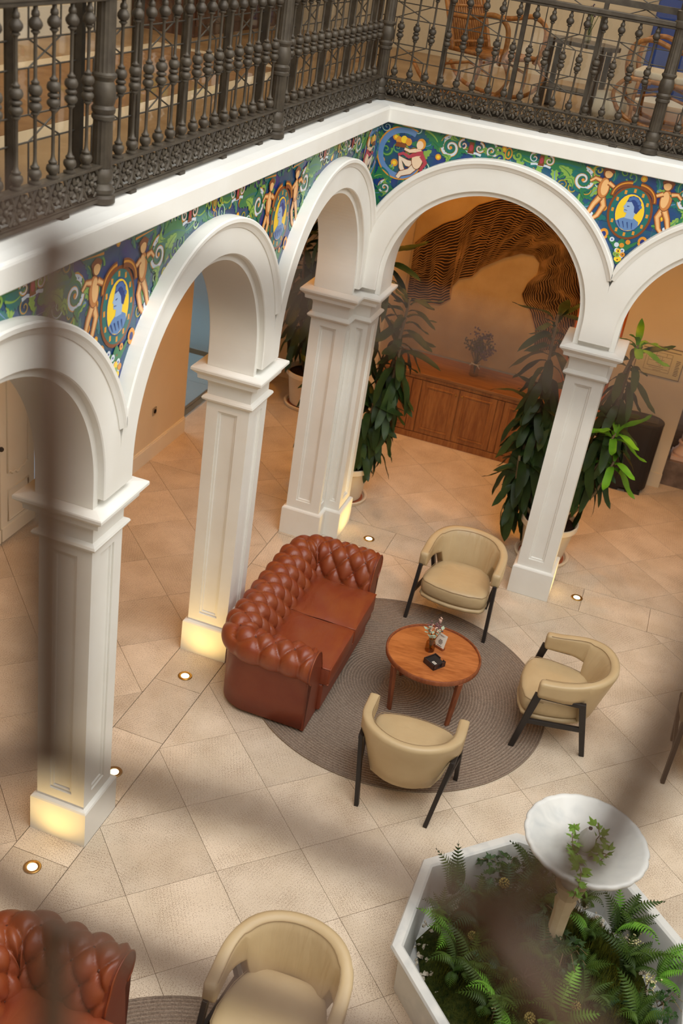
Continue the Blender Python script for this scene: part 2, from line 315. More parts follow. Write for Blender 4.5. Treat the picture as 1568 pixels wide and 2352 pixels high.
def rug_mat():
    m, t, b = nt('braided_rug'); L = t.links.new
    co = N(t, 'ShaderNodeTexCoord'); ln = N(t, 'ShaderNodeVectorMath', operation='LENGTH'); L(co.outputs['Object'], ln.inputs[0])
    wv = N(t, 'ShaderNodeMath', operation='MULTIPLY'); wv.inputs[1].default_value = 2 * pi / 0.024; L(ln.outputs['Value'], wv.inputs[0]); sn = N(t, 'ShaderNodeMath', operation='SINE'); L(wv.outputs[0], sn.inputs[0])
    nz = N(t, 'ShaderNodeTexNoise'); nz.inputs['Scale'].default_value = 120; L(co.outputs['Object'], nz.inputs['Vector'])
    n2 = N(t, 'ShaderNodeTexNoise'); n2.inputs['Scale'].default_value = 3; L(co.outputs['Object'], n2.inputs['Vector'])
    r = N(t, 'ShaderNodeMapRange'); r.inputs[1].default_value = 0.3; r.inputs[2].default_value = 0.7; L(nz.outputs[0], r.inputs[0])
    mx = N(t, 'ShaderNodeMix', data_type='RGBA'); mx.inputs[6].default_value = lin((124, 106, 92)) + (1,); mx.inputs[7].default_value = lin((162, 144, 126)) + (1,); L(r.outputs[0], mx.inputs[0])
    m2 = N(t, 'ShaderNodeMix', data_type='RGBA', blend_type='MULTIPLY'); m2.inputs[0].default_value = 1.0; L(mx.outputs[2], m2.inputs[6])
    r3 = N(t, 'ShaderNodeMapRange'); r3.inputs[1].default_value = -1; r3.inputs[2].default_value = 1; r3.inputs[3].default_value = 0.72; r3.inputs[4].default_value = 1.0; L(sn.outputs[0], r3.inputs[0]); L(r3.outputs[0], m2.inputs[7])
    L(m2.outputs[2], b.inputs['Base Color']); b.inputs['Roughness'].default_value = 0.95; b.inputs['Specular IOR Level'].default_value = 0.1
    ad = N(t, 'ShaderNodeMath', operation='MULTIPLY_ADD'); ad.inputs[1].default_value = 0.5; L(nz.outputs[0], ad.inputs[0]); L(sn.outputs[0], ad.inputs[2])
    bp = N(t, 'ShaderNodeBump'); bp.inputs['Strength'].default_value = 0.7; bp.inputs['Distance'].default_value = 0.004; L(ad.outputs[0], bp.inputs['Height']); L(bp.outputs[0], b.inputs['Normal']); return m
RUG = rug_mat()
def paint_mat(name, rough):
    m, t, b = nt(name); at = N(t, 'ShaderNodeVertexColor'); at.layer_name = 'paint'; t.links.new(at.outputs[0], b.inputs['Base Color']); b.inputs['Roughness'].default_value = rough; b.inputs['Coat Weight'].default_value = 0.3; b.inputs['Coat Roughness'].default_value = 0.15; return m
GLAZE = paint_mat('painted_glaze', 0.3)
TILEBLUE = mk('cobalt_glaze', (28, 50, 120), 0.25, col2=(16, 96, 100), vs=5, vamt=0.8, rnd=0.12, coat=0.3)
# ============================================================ STRUCTURE
HP, ZAB, ZTOP = 0.279, 2.424, 3.81
YP = [-6.276, -4.17, -2.064]           # pier centres of the left arcade
XP = [2.0, 3.99]                       # pier centres of the back arcade
D0, D1 = -0.388, 0.42                  # inner edges of the border strips

# ---- floor: bed + border slabs + diagonal tiles
floor = struct(obj('floor', M().span((-2.6, -11, -0.16), (9, 3.6, -0.012)), GROUT))
TPITCH = 0.8117
def clip(poly, ax, val, keep_less):
    out = []
    for i in range(len(poly)):
        a, b = poly[i - 1], poly[i]
        ia = (a[ax] <= val) if keep_less else (a[ax] >= val); ib = (b[ax] <= val) if keep_less else (b[ax] >= val)
        if ia != ib:
            t = (val - a[ax]) / (b[ax] - a[ax]); out.append((a[0] + t * (b[0] - a[0]), a[1] + t * (b[1] - a[1])))
        if ib: out.append(b)
    return out
GAP = 0.0042
h = (TPITCH - GAP) / 2
full = M().prism([(0, -h), (h, 0), (0, h), (-h, 0)], -0.02, 0.0).mesh('tile', STONE)
def diag_tiles(x0, x1, y0, y1, c1, c2):
    for i in range(-22, 22):
        for j in range(-22, 22):
            u = c1 + (i + 0.5) * TPITCH; v = c2 + (j + 0.5) * TPITCH; cx, cy = (v - u) / 2, (u + v) / 2
            if not (x0 - .5 < cx < x1 + .5 and y0 - .5 < cy < y1 + .5) or not in_view(cx, cy, 0, 800): continue
            P = [(cx, cy - h), (cx + h, cy), (cx, cy + h), (cx - h, cy)]
            if all(x0 <= p[0] <= x1 and y0 <= p[1] <= y1 for p in P):
                obj('tile', full, parent=floor, loc=(cx, cy, 0)); continue
            Q = clip(clip(clip(clip(P, 0, x0 + .002, False), 0, x1 - .002, True), 1, y0 + .002, False), 1, y1 - .002, True)
            if len(Q) > 2:
                ar = abs(sum(Q[k - 1][0] * Q[k][1] - Q[k][0] * Q[k - 1][1] for k in range(len(Q)))) / 2
                if ar > 0.0015: obj('tile', M().prism([(a - cx, b - cy) for a, b in Q], -0.02, 0.0), STONE, parent=floor, loc=(cx, cy, 0))
diag_tiles(0, 6.0, -8.4, 0, -4.98, -3.36)
diag_tiles(-2.45, D0, -8.4, D1, 1.58, -1.64)
diag_tiles(-2.2, 7.0, D1, 3.3, 1.58, -1.64)
for k in range(20):                    # border slabs along both arcades
    y0 = D1 - (k + 1) * 0.62; y1 = y0 + 0.616
    if y1 < -6.6: break
    obj('tile', M().span((-0.19, -0.308, -0.02), (0.19, 0.308, 0)), STONE, parent=floor, loc=((D0) / 2, (y0 + y1) / 2, 0))
for k in range(7):
    obj('tile', M().span((-0.308, -0.206, -0.02), (0.308, 0.206, 0)), STONE, parent=floor, loc=(0.31 + k * 0.62, D1 / 2, 0))

# ---- piers
def off_poly(poly, d):
    n = len(poly); out = []
    for i in range(n):
        a, b, c = Vector(poly[i - 1]), Vector(poly[i]), Vector(poly[(i + 1) % n])
        e1, e2 = (b - a).normalized(), (c - b).normalized(); n1, n2 = Vector((e1.y, -e1.x)), Vector((e2.y, -e2.x))
        out.append(tuple(b + d * (n1 + n2)))
    return out
def loft(m, poly, levels, cap0=True, cap1=True):
    n = len(poly); rings = [[(x, y, z) for x, y in off_poly(poly, d)] for d, z in levels]
    fs = [(i * n + j, i * n + (j + 1) % n, (i + 1) * n + (j + 1) % n, (i + 1) * n + j) for i in range(len(levels) - 1) for j in range(n)]
    k = len(levels) - 1
    if cap0: fs.append(tuple(range(n - 1, -1, -1)))
    if cap1: fs.append(tuple(k * n + j for j in range(n)))
    m.add([p for r in rings for p in r], fs); return m
SH = -0.03
def pier(poly, label, origin):
    t = thing('pillar', label, 'pillar', (origin[0], origin[1], 0), group='white panelled pillars of the arcade')
    poly = [(x - origin[0], y - origin[1]) for x, y in poly]
    obj('plinth', loft(M(), poly, [(0, 0.0), (0, HP - 0.014), (-0.006, HP - 0.003), (-0.012, HP), (SH - 0.01, HP + 0.004)]), PLASTER, t)
    m = M(); sp = off_poly(poly, SH); n = len(sp); z0, z1 = HP, 2.17
    for i in range(n):
        a, b = Vector(sp[i]), Vector(sp[(i + 1) % n]); e = (b - a); Ln = e.length; e.normalize(); nn = Vector((e.y, -e.x))
        mg = 0.088 if Ln > 0.25 else 0.042
        P = lambda s, z, d: (a.x + e.x * s + nn.x * d, a.y + e.y * s + nn.y * d, z)
        loops = [(0, 0, 0)]
        if Ln > 0.1: loops += [(mg, .085, 0), (mg, .085, -.011), (mg + .016, .102, -.011), (mg + .020, .106, -.021)]
        R = [[P(s, z0 + zz, d), P(Ln - s, z0 + zz, d), P(Ln - s, z1 - zz, d), P(s, z1 - zz, d)] for s, zz, d in loops]
        fs = [(4 * k + q, 4 * k + (q + 1) % 4, 4 * k + 4 + (q + 1) % 4, 4 * k + 4 + q) for k in range(len(R) - 1) for q in range(4)]
        k = len(R) - 1; fs.append((4 * k, 4 * k + 1, 4 * k + 2, 4 * k + 3)); m.add([p for r in R for p in r], fs)
    obj('shaft', m, PLASTER, t, fixn=False)
    obj('capital', loft(M(), poly, [(SH, 2.14), (SH + .012, 2.150), (SH + .026, 2.158), (SH + .032, 2.171), (SH + .026, 2.184), (SH + .012, 2.192), (SH + .002, 2.197), (SH + .002, 2.275), (SH + .006, 2.292), (SH + .018, 2.304),
        (.022, 2.316), (.030, 2.322), (.032, 2.350), (.040, 2.358), (.062, 2.378), (.069, 2.386), (.069, 2.402), (.065, 2.409), (.0, 2.418)]), PLASTER, t)
    return t
dw = 0.382; w2 = 0.1925
pier([(-dw, YP[0] - w2), (0, YP[0] - w2), (0, YP[0] + w2), (-dw, YP[0] + w2)], 'white pillar of the left arcade beyond the bottom left corner', (-.19, YP[0]))
pier([(-dw, YP[1] - w2), (0, YP[1] - w2), (0, YP[1] + w2), (-dw, YP[1] + w2)], 'nearest white panelled pillar, at far left, its plinth glowing yellow', (-.19, YP[1]))
pier([(-dw, YP[2] - w2), (0, YP[2] - w2), (0, YP[2] + w2), (-dw, YP[2] + w2)], 'white panelled pillar directly behind the leather sofa', (-.19, YP[2]))
pier([(-dw, -.167), (0, -.167), (0, 0), (.143, 0), (.143, .382), (-dw, .382)], 'stepped white corner pillar where the two arcades meet', (-.19, .19))
pier([(1.812, 0), (2.188, 0), (2.188, .382), (1.812, .382)], 'slanting white pillar at right in front of potted plants', (2.0, .19))
pier([(3.80, 0), (4.18, 0), (4.18, .382), (3.80, .382)], 'white pillar of the back arcade beyond the right edge', (3.99, .19))

# ---- arcade walls
OC, OB, ORG, OH, OBK = -0.041, -0.02, 0.022, 0.052, -0.362
def arcade(side, bays, s0, s1, g):
    R, Rs, Rhi, Rho, zc = g
    mp = (lambda s, z, o: (o, s, z)) if side == 'left' else (lambda s, z, o: (s, -o, z))
    m = M(); NA = 40
    def low(c, lo, hi):
        L = [(c - lo, ZAB - .01), (c - R, ZAB - .01), (c - R, zc)] + [(c - R * cos(pi * k / NA), zc + R * sin(pi * k / NA)) for k in range(1, NA)] + [(c + R, zc), (c + R, ZAB - .01), (c + hi, ZAB - .01)]
        return L
    prof = []
    for c, lo, hi in bays: prof += low(c, lo, hi)
    prof = [(s0, ZAB - .01)] + prof + [(s1, ZAB - .01)]
    for a, b in zip(prof[:-1], prof[1:]):
        if abs(a[0] - b[0]) > 1e-6:
            m.add([mp(a[0], a[1], OC), mp(b[0], b[1], OC), mp(b[0], 3.83, OC), mp(a[0], 3.83, OC)], [(0, 1, 2, 3)])
            m.add([mp(a[0], a[1], OBK), mp(b[0], b[1], OBK), mp(b[0], 3.83, OBK), mp(a[0], 3.83, OBK)], [(3, 2, 1, 0)])
        m.add([mp(a[0], a[1], OC), mp(b[0], b[1], OC), mp(b[0], b[1], OBK), mp(a[0], a[1], OBK)], [(3, 2, 1, 0)])
    wall = struct(obj('wall_left' if side == 'left' else 'wall_back', m, PLASTER))
    for c, lo, hi in bays:
        over = 0.0
        def pt(r, th, zleg=None):          # th pi..0
            x, z = r * cos(th), zc + r * sin(th)
            lim = (hi if x > 0 else lo) + over
            if abs(x) > lim: k = lim / abs(x); x *= k; z = zc + (z - zc) * k
            if zleg is not None: z = zleg
            return c + x, z
        def sweep(profr, zfoot, ths):
            m = M(); rows = []
            if zfoot is not None:
                rows.append([mp(*pt(r, pi, zfoot), o) for r, o in profr])
            for th in ths: rows.append([mp(*pt(r, th), o) for r, o in profr])
            if zfoot is not None: rows.append([mp(*pt(r, 0, zfoot), o) for r, o in profr])
            nv = len(profr); m.add([p for r in rows for p in r], [(i * nv + j, (i + 1) * nv + j, (i + 1) * nv + j + 1, i * nv + j + 1) for i in range(len(rows) - 1) for j in range(nv - 1)])
            k = len(rows) - 1; m.add(rows[0], [tuple(range(nv))]); m.add(rows[k], [tuple(range(nv - 1, -1, -1))])
            return m
        ths = [pi - pi * k / 64 for k in range(65)]
        big = max(lo, hi) + 1
        tp = obj('archivolt', sweep([(R - .003, OBK + .004), (R - .003, OB), (Rs, OB), (Rs, OC)], ZAB - .005, ths), PLASTER, wall)
        obj('arch_ring', sweep([(Rs - .006, OC), (Rs - .006, ORG - .006), (Rs, ORG), (big * 2 if 0 else Rhi + .01, ORG), (Rhi + .01, OC)], ZAB + .04, ths), PLASTER, wall)
        Rq = Rhi + .03; ta = math.acos(min(1, lo / Rq)); tb = math.acos(min(1, hi / Rq))
        over = .002; hs = [pi - ta - (pi - ta - tb) * k / 56 for k in range(57)]
        obj('hood_mould', sweep([(Rhi, OC), (Rhi, ORG + .006), (Rhi + .012, ORG + .012), (Rhi + .022, OH - .012), (Rhi + .034, OH), (Rho - .008, OH), (Rho, OH - .008), (Rho, OC)], None, hs), PLASTER, wall)
    return wall, mp
HL = 1.053
GL = (0.865, 0.91, 1.06, 1.122, 2.55); GB = (0.83, 0.872, 1.05, 1.117, 2.585)
LB = [(-7.329, HL, HL), (-5.223, HL, HL), (-3.117, HL, HL), (-1.011, HL, 1.06)]
BB = [(1.0, 1.05, 1.0), (2.995, .995, .995), (4.985, .995, .995)]
wl, mpl = arcade('left', LB, -8.40, 0.09, GL)
wb, mpb = arcade('back', BB, -.09, 6.0, GB)

# ---- string course / ledge under the railing
def ledge(name, pts):
    pr = [(-.2, 3.80), (-.03, 3.81), (.026, 3.81), (.030, 3.815), (.030, 3.912), (.026, 3.922), (.012, 3.930), (-.05, 3.938), (-.30, 3.948), (-.30, 3.80)]
    return pr
pr = ledge('x', None)
def ledge_mesh(mapa, mapb):
    m = M(); n = len(pr); m.add([mapa(o, z) for o, z in pr] + [mapb(o, z) for o, z in pr], [(i, (i + 1) % n, n + (i + 1) % n, n + i) for i in range(n)] + [tuple(range(n)), tuple(range(2 * n - 1, n - 1, -1))]); return m
struct(obj('trim_1', ledge_mesh(lambda o, z: (o, -8.4, z), lambda o, z: (o, -o, z)), PLASTER))
struct(obj('trim_2', ledge_mesh(lambda o, z: (o, -o, z), lambda o, z: (6.0, -o, z)), PLASTER))

# ---- gallery slabs (floor above, soffit below), outer walls, far sides of the court
GALLERY = mk('gallery_floor', (176, 148, 112), 0.35, col2=(150, 120, 84), vs=2.5, vamt=0.9, spec=0.4)
def slab(name, a, b, mats): return struct(obj(name, M().span(a, b), mats))
sl = [((-3.0, -11, 3.83), (-.29, 3.6, 3.95)), ((-.29, .29, 3.83), (9, 3.6, 3.95)), ((6.29, -11, 3.83), (9, .29, 3.95)), ((-.29, -11, 3.83), (6.29, -8.69, 3.95))]
for i, (a, b) in enumerate(sl): slab('floor_gallery_%s' % ('left', 'back', 'right', 'near')[i], a, b, GALLERY)
for i, (a, b) in enumerate([((-3.0, -11, 3.72), (-.20, 3.6, 3.825)), ((-.20, .20, 3.72), (9, 3.6, 3.825))]): slab('ceiling_%s' % ('left', 'back')[i], a, b, CEILP)
for i, (a, b) in enumerate([((-3.0, -11, 6.8), (-.2, 3.6, 6.9)), ((-.2, .2, 6.8), (9, 3.6, 6.9)), ((6.2, -11, 6.8), (9, .2, 6.9)), ((-.2, -11, 6.8), (6.2, -8.6, 6.9))]): slab('ceiling_gallery_%s' % ('left', 'back', 'right', 'near')[i], a, b, CEILP)
UPPERW = mk('gallery_wall', (206, 192, 168), 0.8, col2=(196, 180, 154), vs=2, spec=0.2)
slab('wall_gallery_left', (-3.1, -11, 3.95), (-2.95, 3.6, 6.8), UPPERW)
slab('wall_gallery_back', (-2.95, 3.45, 3.95), (9, 3.6, 6.8), UPPERW)
slab('wall_gallery_right', (8.9, -11, 0), (9.0, 3.45, 6.8), UPPERW)
slab('wall_gallery_near', (-2.95, -11.1, 0), (9, -11.0, 6.8), UPPERW)
slab('wall_right', (6.0, -8.4, 0), (6.3, .3, 3.95), PLASTER)
slab('wall_near', (-.3, -8.7, 0), (6.3, -8.4, 3.95), PLASTER)

# ---- ground floor outer walls of the aisles
struct(obj('wall_aisle', M().span((-2.30, -1.13, 0), (-2.07, 1.23, 3.72)), WALLP))
struct(obj('baseboard_aisle', M().span((-2.07, -1.13, 0), (-2.05, 1.22, .165)).span((-2.07, -1.13, .165), (-2.057, 1.22, .18)), WHITEPAINT))
struct(obj('wall_door_side', M().span((-2.62, -8.4, 0), (-2.44, -1.13, 3.72)), WALLP))
struct(obj('wall_glazed_side', M().span((-2.30, 2.45, 0), (-2.16, 3.45, 3.72)).span((-2.30, 1.23, 2.6), (-2.16, 2.45, 3.72)), WALLP))
struct(obj('wall_niche_left', M().span((-2.16, 3.30, 0), (-.50, 3.45, 3.72)).span((-.52, 2.55, 0), (-.375, 3.45, 3.72)), WALLP))
struct(obj('wall_niche_back', M().span((-.375, 3.25, 0), (2.2, 3.45, 3.72)), WALLP))
struct(obj('wall_terracotta', M().span((1.60, 3.10, 0), (2.12, 3.25, 3.72)), ORANGEWALL))
struct(obj('wall_right_beige', M().span((2.12, 3.06, 0), (2.95, 3.45, 3.72)), WALLP))
struct(obj('baseboard_right', M().span((2.12, 3.045, 0), (2.955, 3.06, .17)), WALLP))
struct(obj('wall_recess_right', M().span((2.95, 3.55, 0), (6.5, 3.7, 3.72)), mk('dark_marble_wall', (96, 70, 50), 0.4, col2=(60, 42, 32), vs=5, stretch=(1, 1, 4), vamt=0.9)))

# glazed door to a daylit side room
dg = struct(obj('door_2', M().span((-2.23, 1.23, 0), (-2.19, 1.262, 2.6)).span((-2.23, 2.42, 0), (-2.19, 2.45, 2.6)).span((-2.23, 1.262, 2.57), (-2.19, 2.42, 2.6)), BLACKPL))
obj('pane', M().span((-2.215, 1.262, .012), (-2.205, 2.42, 2.57)), DOORGLASS, dg)
SIDEF = mk('side_room_floor', (186, 192, 194), 0.35, col2=(168, 176, 180), vs=3)
sf = struct(obj('floor_side_room', M().span((-6.5, .9, -.1), (-2.30, 3.45, -.004)), GROUT))
for i in range(5):
    for j in range(3):
        obj('tile', M().span((-.39, -.39, -.02), (.39, .39, 0)), SIDEF, sf, loc=(-2.72 - i * .785, 1.33 + j * .785, 0))
struct(obj('wall_side_room', M().span((-6.6, .9, 0), (-6.5, 3.45, 3.72)).span((-6.5, 3.45, 0), (-2.30, 3.55, 3.72)).span((-6.5, .8, 0), (-2.30, .9, 3.72)), mk('side_room_wall', (214, 222, 228), 0.8)))
area('side_room_daylight', (-4.6, 2.2, 3.5), (0, 0, 0), 1.6, 1.6, 150, (0.55, 0.78, 1.0))
# wall socket
so = thing('wall_socket', 'grey square wall socket low on the beige aisle wall', 'socket', (-2.068, .495, .525))
obj('plate', M().span((0, -.04, -.04), (.008, .04, .04)), STEEL, so, bevel=.002)
obj('insert', M().lathe([(.024, 0), (.024, .004), (.018, .004), (.018, -.001)], 16).xf(Matrix.Translation((.008, 0, 0)) @ Matrix.Rotation(pi / 2, 4, 'Y')), BLACKPL, so)

# panelled white door behind the nearest arch
dr = struct(obj('door_1', M().span((-2.44, -3.0, 0), (-2.40, -1.16, 2.9)), WHITEPAINT))
for y0, y1 in ((-2.98, -2.36), (-2.34, -1.72), (-1.70, -1.19)):
    lf = obj('door_leaf', M().span((-2.40, y0, .03), (-2.375, y1, 2.86)), WHITEPAINT, dr, bevel=.004)
    def frame(za, zb, curved):
        m = M(); a, b = y0 + .1, y1 - .1
        pts = [(a, za + .05), (a + .03, za + .055), (a + .07, za + .02), (a + .11, za + .03), (a + .14, za)] if curved else [(a, za)]
        q = pts + [(a + b - y, z) for y, z in pts[::-1]] + [(b, zb), (a, zb)]
        m.tube([(-2.372, y, z) for y, z in q], .011, 6, close=True); return m
    obj('panel_moulding', frame(.62, 2.6, True), WHITEPAINT, lf, smooth=True); obj('panel_moulding', frame(.2, .5, False), WHITEPAINT, lf, smooth=True)
    obj('base_rail', M().span((-2.378, y0, .03), (-2.362, y1, .16)), WHITEPAINT, lf, bevel=.003)
obj('knob', M().sphere((-2.35, -1.72, .95), .022), BLACKPL, dr, smooth=True)

# ---- recessed floor uplights around the pillars
GLOWW = emis('lamp_glow', (255, 236, 190), 5.0)
def uplight(x, y, tx, ty, label, p=9):
    t = thing('floor_uplight', label, 'floor light', (x, y, 0), group='round floor uplights')
    obj('trim_ring', M().lathe([(.036, .0), (.052, .0), (.055, .004), (.048, .008), (.036, .008), (.030, .003)], 24), BRASS, t, smooth=True)
    obj('lens', M().lathe([(.0005, .005), (.018, .006), (.031, .004)], 20, cap=False), GLOWW, t, smooth=True)
    spot('uplight_beam', (0, 0, .02), (tx - x, ty - y, .30), p, (1.0, 0.66, 0.20), 125, 0.9, 0.03, parent=t)
uplight(-.194, -4.632, -.19, -4.40, 'glowing round floor light in front of the nearest pillar', 6.5)
uplight(-.196, -2.55, -.19, -2.30, 'glowing round floor light left of the big leather sofa', 8)
uplight(.418, .169, .16, .19, 'small round floor light beyond the far arm of the sofa', 9)
uplight(2.434, .223, 2.2, .2, 'small round floor light right of the slanting pillar', 9)
uplight(-.16, -3.70, -.19, -3.95, 'floor light sparkling from behind the nearest pillar', 9)
uplight(-.19, -1.62, -.19, -1.83, 'floor light hidden behind the second pillar', 9)
# ============================================================ PAINTED TILE FRIEZES
OT = -0.033
C_BLUE, C_TEAL, C_GREEN, C_LG = lin((24, 44, 118)), lin((16, 108, 104)), lin((42, 118, 70)), lin((132, 172, 74))
C_OR, C_YE, C_WH, C_FL, C_BR, C_RED, C_PB, C_DB = lin((218, 146, 44)), lin((244, 206, 44)), lin((206, 216, 226)), lin((236, 186, 124)), lin((126, 66, 26)), lin((176, 62, 76)), lin((98, 136, 186)), lin((34, 62, 128))
C_DF = lin((198, 128, 66))
JR = random.Random(1)
class Paint:
    def __init__(s, mp, k=5): s.m = M(); s.mp = mp; s.k = k
    def poly(s, pts, col, up=True):
        if up: s.k += 1
        o = OT + 0.0006 + 0.00045 * s.k + JR.random() * .0004
        n = len(pts)
        if n <= 4: s.m.add([s.mp(a, b, o) for a, b in pts], [tuple(range(n))], col); return s
        cx = sum(p[0] for p in pts) / n; cz = sum(p[1] for p in pts) / n
        s.m.add([s.mp(a, b, o) for a, b in pts], [tuple(range(n))], col); return s
    def ell(s, c, rx, rz, col, n=20, rot=0, up=True):
        return s.poly([(c[0] + rx * cos(2 * pi * k / n) * cos(rot) - rz * sin(2 * pi * k / n) * sin(rot), c[1] + rx * cos(2 * pi * k / n) * sin(rot) + rz * sin(2 * pi * k / n) * cos(rot)) for k in range(n)], col, up)
    def stroke(s, pts, w0, w1, col, up=True):
        if up: s.k += 1
        o = OT + 0.0006 + 0.00045 * s.k + JR.random() * .0004; n = len(pts); vs = []
        for i, p in enumerate(pts):
            a, b = pts[max(i - 1, 0)], pts[min(i + 1, n - 1)]; dx, dz = b[0] - a[0], b[1] - a[1]; L = sqrt(dx * dx + dz * dz) or 1
            t = i / (n - 1); w = (w0 + (w1 - w0) * t) / 2
            vs += [s.mp(p[0] - dz / L * w, p[1] + dx / L * w, o), s.mp(p[0] + dz / L * w, p[1] - dx / L * w, o)]
        s.m.add(vs, [(2 * i, 2 * i + 1, 2 * i + 3, 2 * i + 2) for i in range(n - 1)], col); return s
    def leaf(s, a, b, bend, W, lobes, col, vein=None):
        n = 22; dx, dz = b[0] - a[0], b[1] - a[1]; L = sqrt(dx * dx + dz * dz); ux, uz = dx / L, dz / L; px, pz = -uz, ux
        sp = [(a[0] + dx * t / n + px * bend * sin(pi * t / n), a[1] + dz * t / n + pz * bend * sin(pi * t / n)) for t in range(n + 1)]
        s.k += 1; o = OT + 0.0006 + 0.00045 * s.k + JR.random() * .0004; vs = []
        for i, p in enumerate(sp):
            t = i / n; w = W * (sin(pi * min(1, t * .93 + .05)) ** .7) * (0.62 + 0.38 * abs(sin(lobes * pi * t)))
            vs += [s.mp(p[0] + px * w, p[1] + pz * w, o), s.mp(p[0] - px * w, p[1] - pz * w, o)]
        s.m.add(vs, [(2 * i, 2 * i + 1, 2 * i + 3, 2 * i + 2) for i in range(n)], col)
        if vein: s.stroke(sp, W * .28, W * .05, vein)
        return s
    def done(s, name, parent, label=None):
        o = obj(name, s.m, GLAZE, parent, colattr=True, fixn=False)
        if label: o['label'] = label
        return o
def spir(c, r, turns, a0, sgn, n=30, rmin=.06):
    return [(c[0] + r * (1 - (1 - rmin) * k / n) * cos(a0 + sgn * 2 * pi * turns * k / n), c[1] + r * (1 - (1 - rmin) * k / n) * sin(a0 + sgn * 2 * pi * turns * k / n)) for k in range(n + 1)]
def med(mp, parent, c, zc):
    P = Paint(mp)
    P.ell((c, zc), .168, .205, C_BR, 28).ell((c, zc), .150, .187, C_TEAL, 28)
    for k in range(12):
        a = 2 * pi * k / 12; x, z = c + .131 * cos(a), zc + .165 * sin(a); P.poly([(x - .009, z - .014), (x + .009, z - .014), (x + .009, z + .014), (x - .009, z + .014)], C_OR, k == 0)
    P.ell((c, zc), .113, .146, C_DB, 28).ell((c, zc), .106, .139, C_YE, 28)
    # bust looking left
    P.poly([(c - .088, zc - .078), (c - .055, zc - .052), (c - .028, zc - .038), (c + .04, zc - .035), (c + .08, zc - .055), (c + .085, zc - .085), (c + .06, zc - .118), (c, zc - .138), (c - .055, zc - .12)], C_PB)
    P.poly([(c - .028, zc - .045), (c - .022, zc - .005), (c - .042, zc - .002), (c - .05, zc + .012), (c - .046, zc + .026), (c - .058, zc + .036), (c - .046, zc + .058), (c - .04, zc + .085), (c - .01, zc + .108), (c + .03, zc + .10), (c + .052, zc + .06), (c + .042, zc + .01), (c + .035, zc - .045)], lin((150, 178, 212)))
    P.poly([(c - .04, zc + .075), (c - .03, zc + .115), (c + .0, zc + .128), (c + .035, zc + .122), (c + .066, zc + .09), (c + .07, zc + .04), (c + .05, zc + .0), (c + .03, zc + .01), (c + .022, zc + .05), (c - .005, zc + .082)], C_DB)
    for k in range(7): P.ell((c - .02 + .016 * k * .9, zc + .112 - .0035 * (k - 2) ** 2), .013, .013, lin((72, 108, 168)), 8, up=(k == 0))
    P.stroke([(c - .03, zc + .044), (c - .012, zc + .047)], .007, .004, C_DB).stroke([(c - .045, zc + .016), (c - .022, zc + .014)], .004, .003, C_DB)
    for k in range(4): P.stroke([(c - .07 + .035 * k, zc - .07), (c - .045 + .03 * k, zc - .115)], .008, .003, C_DB, up=(k == 0))
    for s in (-1, 1):
        P.stroke([(c + s * (.03 + .13 * sin(pi * .5 * k / 10)), zc + .21 - .11 * (1 - cos(pi * .5 * k / 10))) for k in range(11)], .05, .03, C_BR)
        P.stroke([(c + s * (.03 + .13 * sin(pi * .5 * k / 10)), zc + .217 - .11 * (1 - cos(pi * .5 * k / 10))) for k in range(11)], .012, .008, C_OR)
    P.done('medallion', parent, 'blue bust on a yellow oval')
    P = Paint(mp)
    for k, (x, z, r, col) in enumerate([(-.15, -.215, .036, C_OR), (.15, -.215, .036, C_OR)]): P.ell((c + x, zc + z + .02), r, r * 1.2, col).ell((c + x, zc + z + .02), r * .5, r * .6, C_BLUE)
    P.leaf((c - .12, zc - .20), (c + .12, zc - .20), -.07, .03, 5, C_GREEN).leaf((c, zc - .20), (c, zc - .40), 0, .045, 4, C_GREEN)
    rr = random.Random(3)
    for k in range(22):
        t = rr.random(); x = (rr.random() - .5) * .17 * (1 - t); col = rr.choice([C_OR, C_YE, C_OR, C_WH, C_LG])
        P.ell((c + x, zc - .21 - .17 * t), .019, .019, col, 10, up=False).k += 0.25
        P.ell((c + x, zc - .21 - .17 * t), .007, .007, C_BR if col != C_WH else C_DB, 6, up=False).k += 0.25
    P.done('garland', parent)
def cherub(mp, parent, c, zc, s):
    P = Paint(mp); X = lambda x: c + s * x
    def limb(pts, w0, w1):
        pts = [(X(a), zc + b) for a, b in pts]; P.stroke(pts, w0 + .012, w1 + .01, C_BR); P.stroke(pts, w0, w1, C_DF); P.stroke(pts, w0 * .6, w1 * .55, C_FL)
    limb([(.0, -.02), (.03, -.09), (-.0, -.17), (-.03, -.20)], .05, .024); limb([(-.01, -.03), (-.045, -.09), (-.07, -.16), (-.11, -.20)], .045, .022)
    P.ell((X(0), zc + .04), .046, .08, C_BR).ell((X(0), zc + .04), .041, .075, C_DF).ell((X(.008), zc + .045), .028, .06, C_FL)
    limb([(.03, .085), (.08, .06), (.12, .075)], .03, .018); limb([(-.03, .09), (-.075, .10), (-.11, .07)], .03, .018)
    P.ell((X(.01), zc + .155), .038, .042, C_BR).ell((X(.014), zc + .148), .029, .032, C_FL)
    for k in range(6): P.ell((X(-.022 + .013 * k), zc + .182 - .004 * (k - 2.5) ** 2 * .5), .014, .014, C_BR, 8, up=(k == 0))
    P.done('cherub', parent)
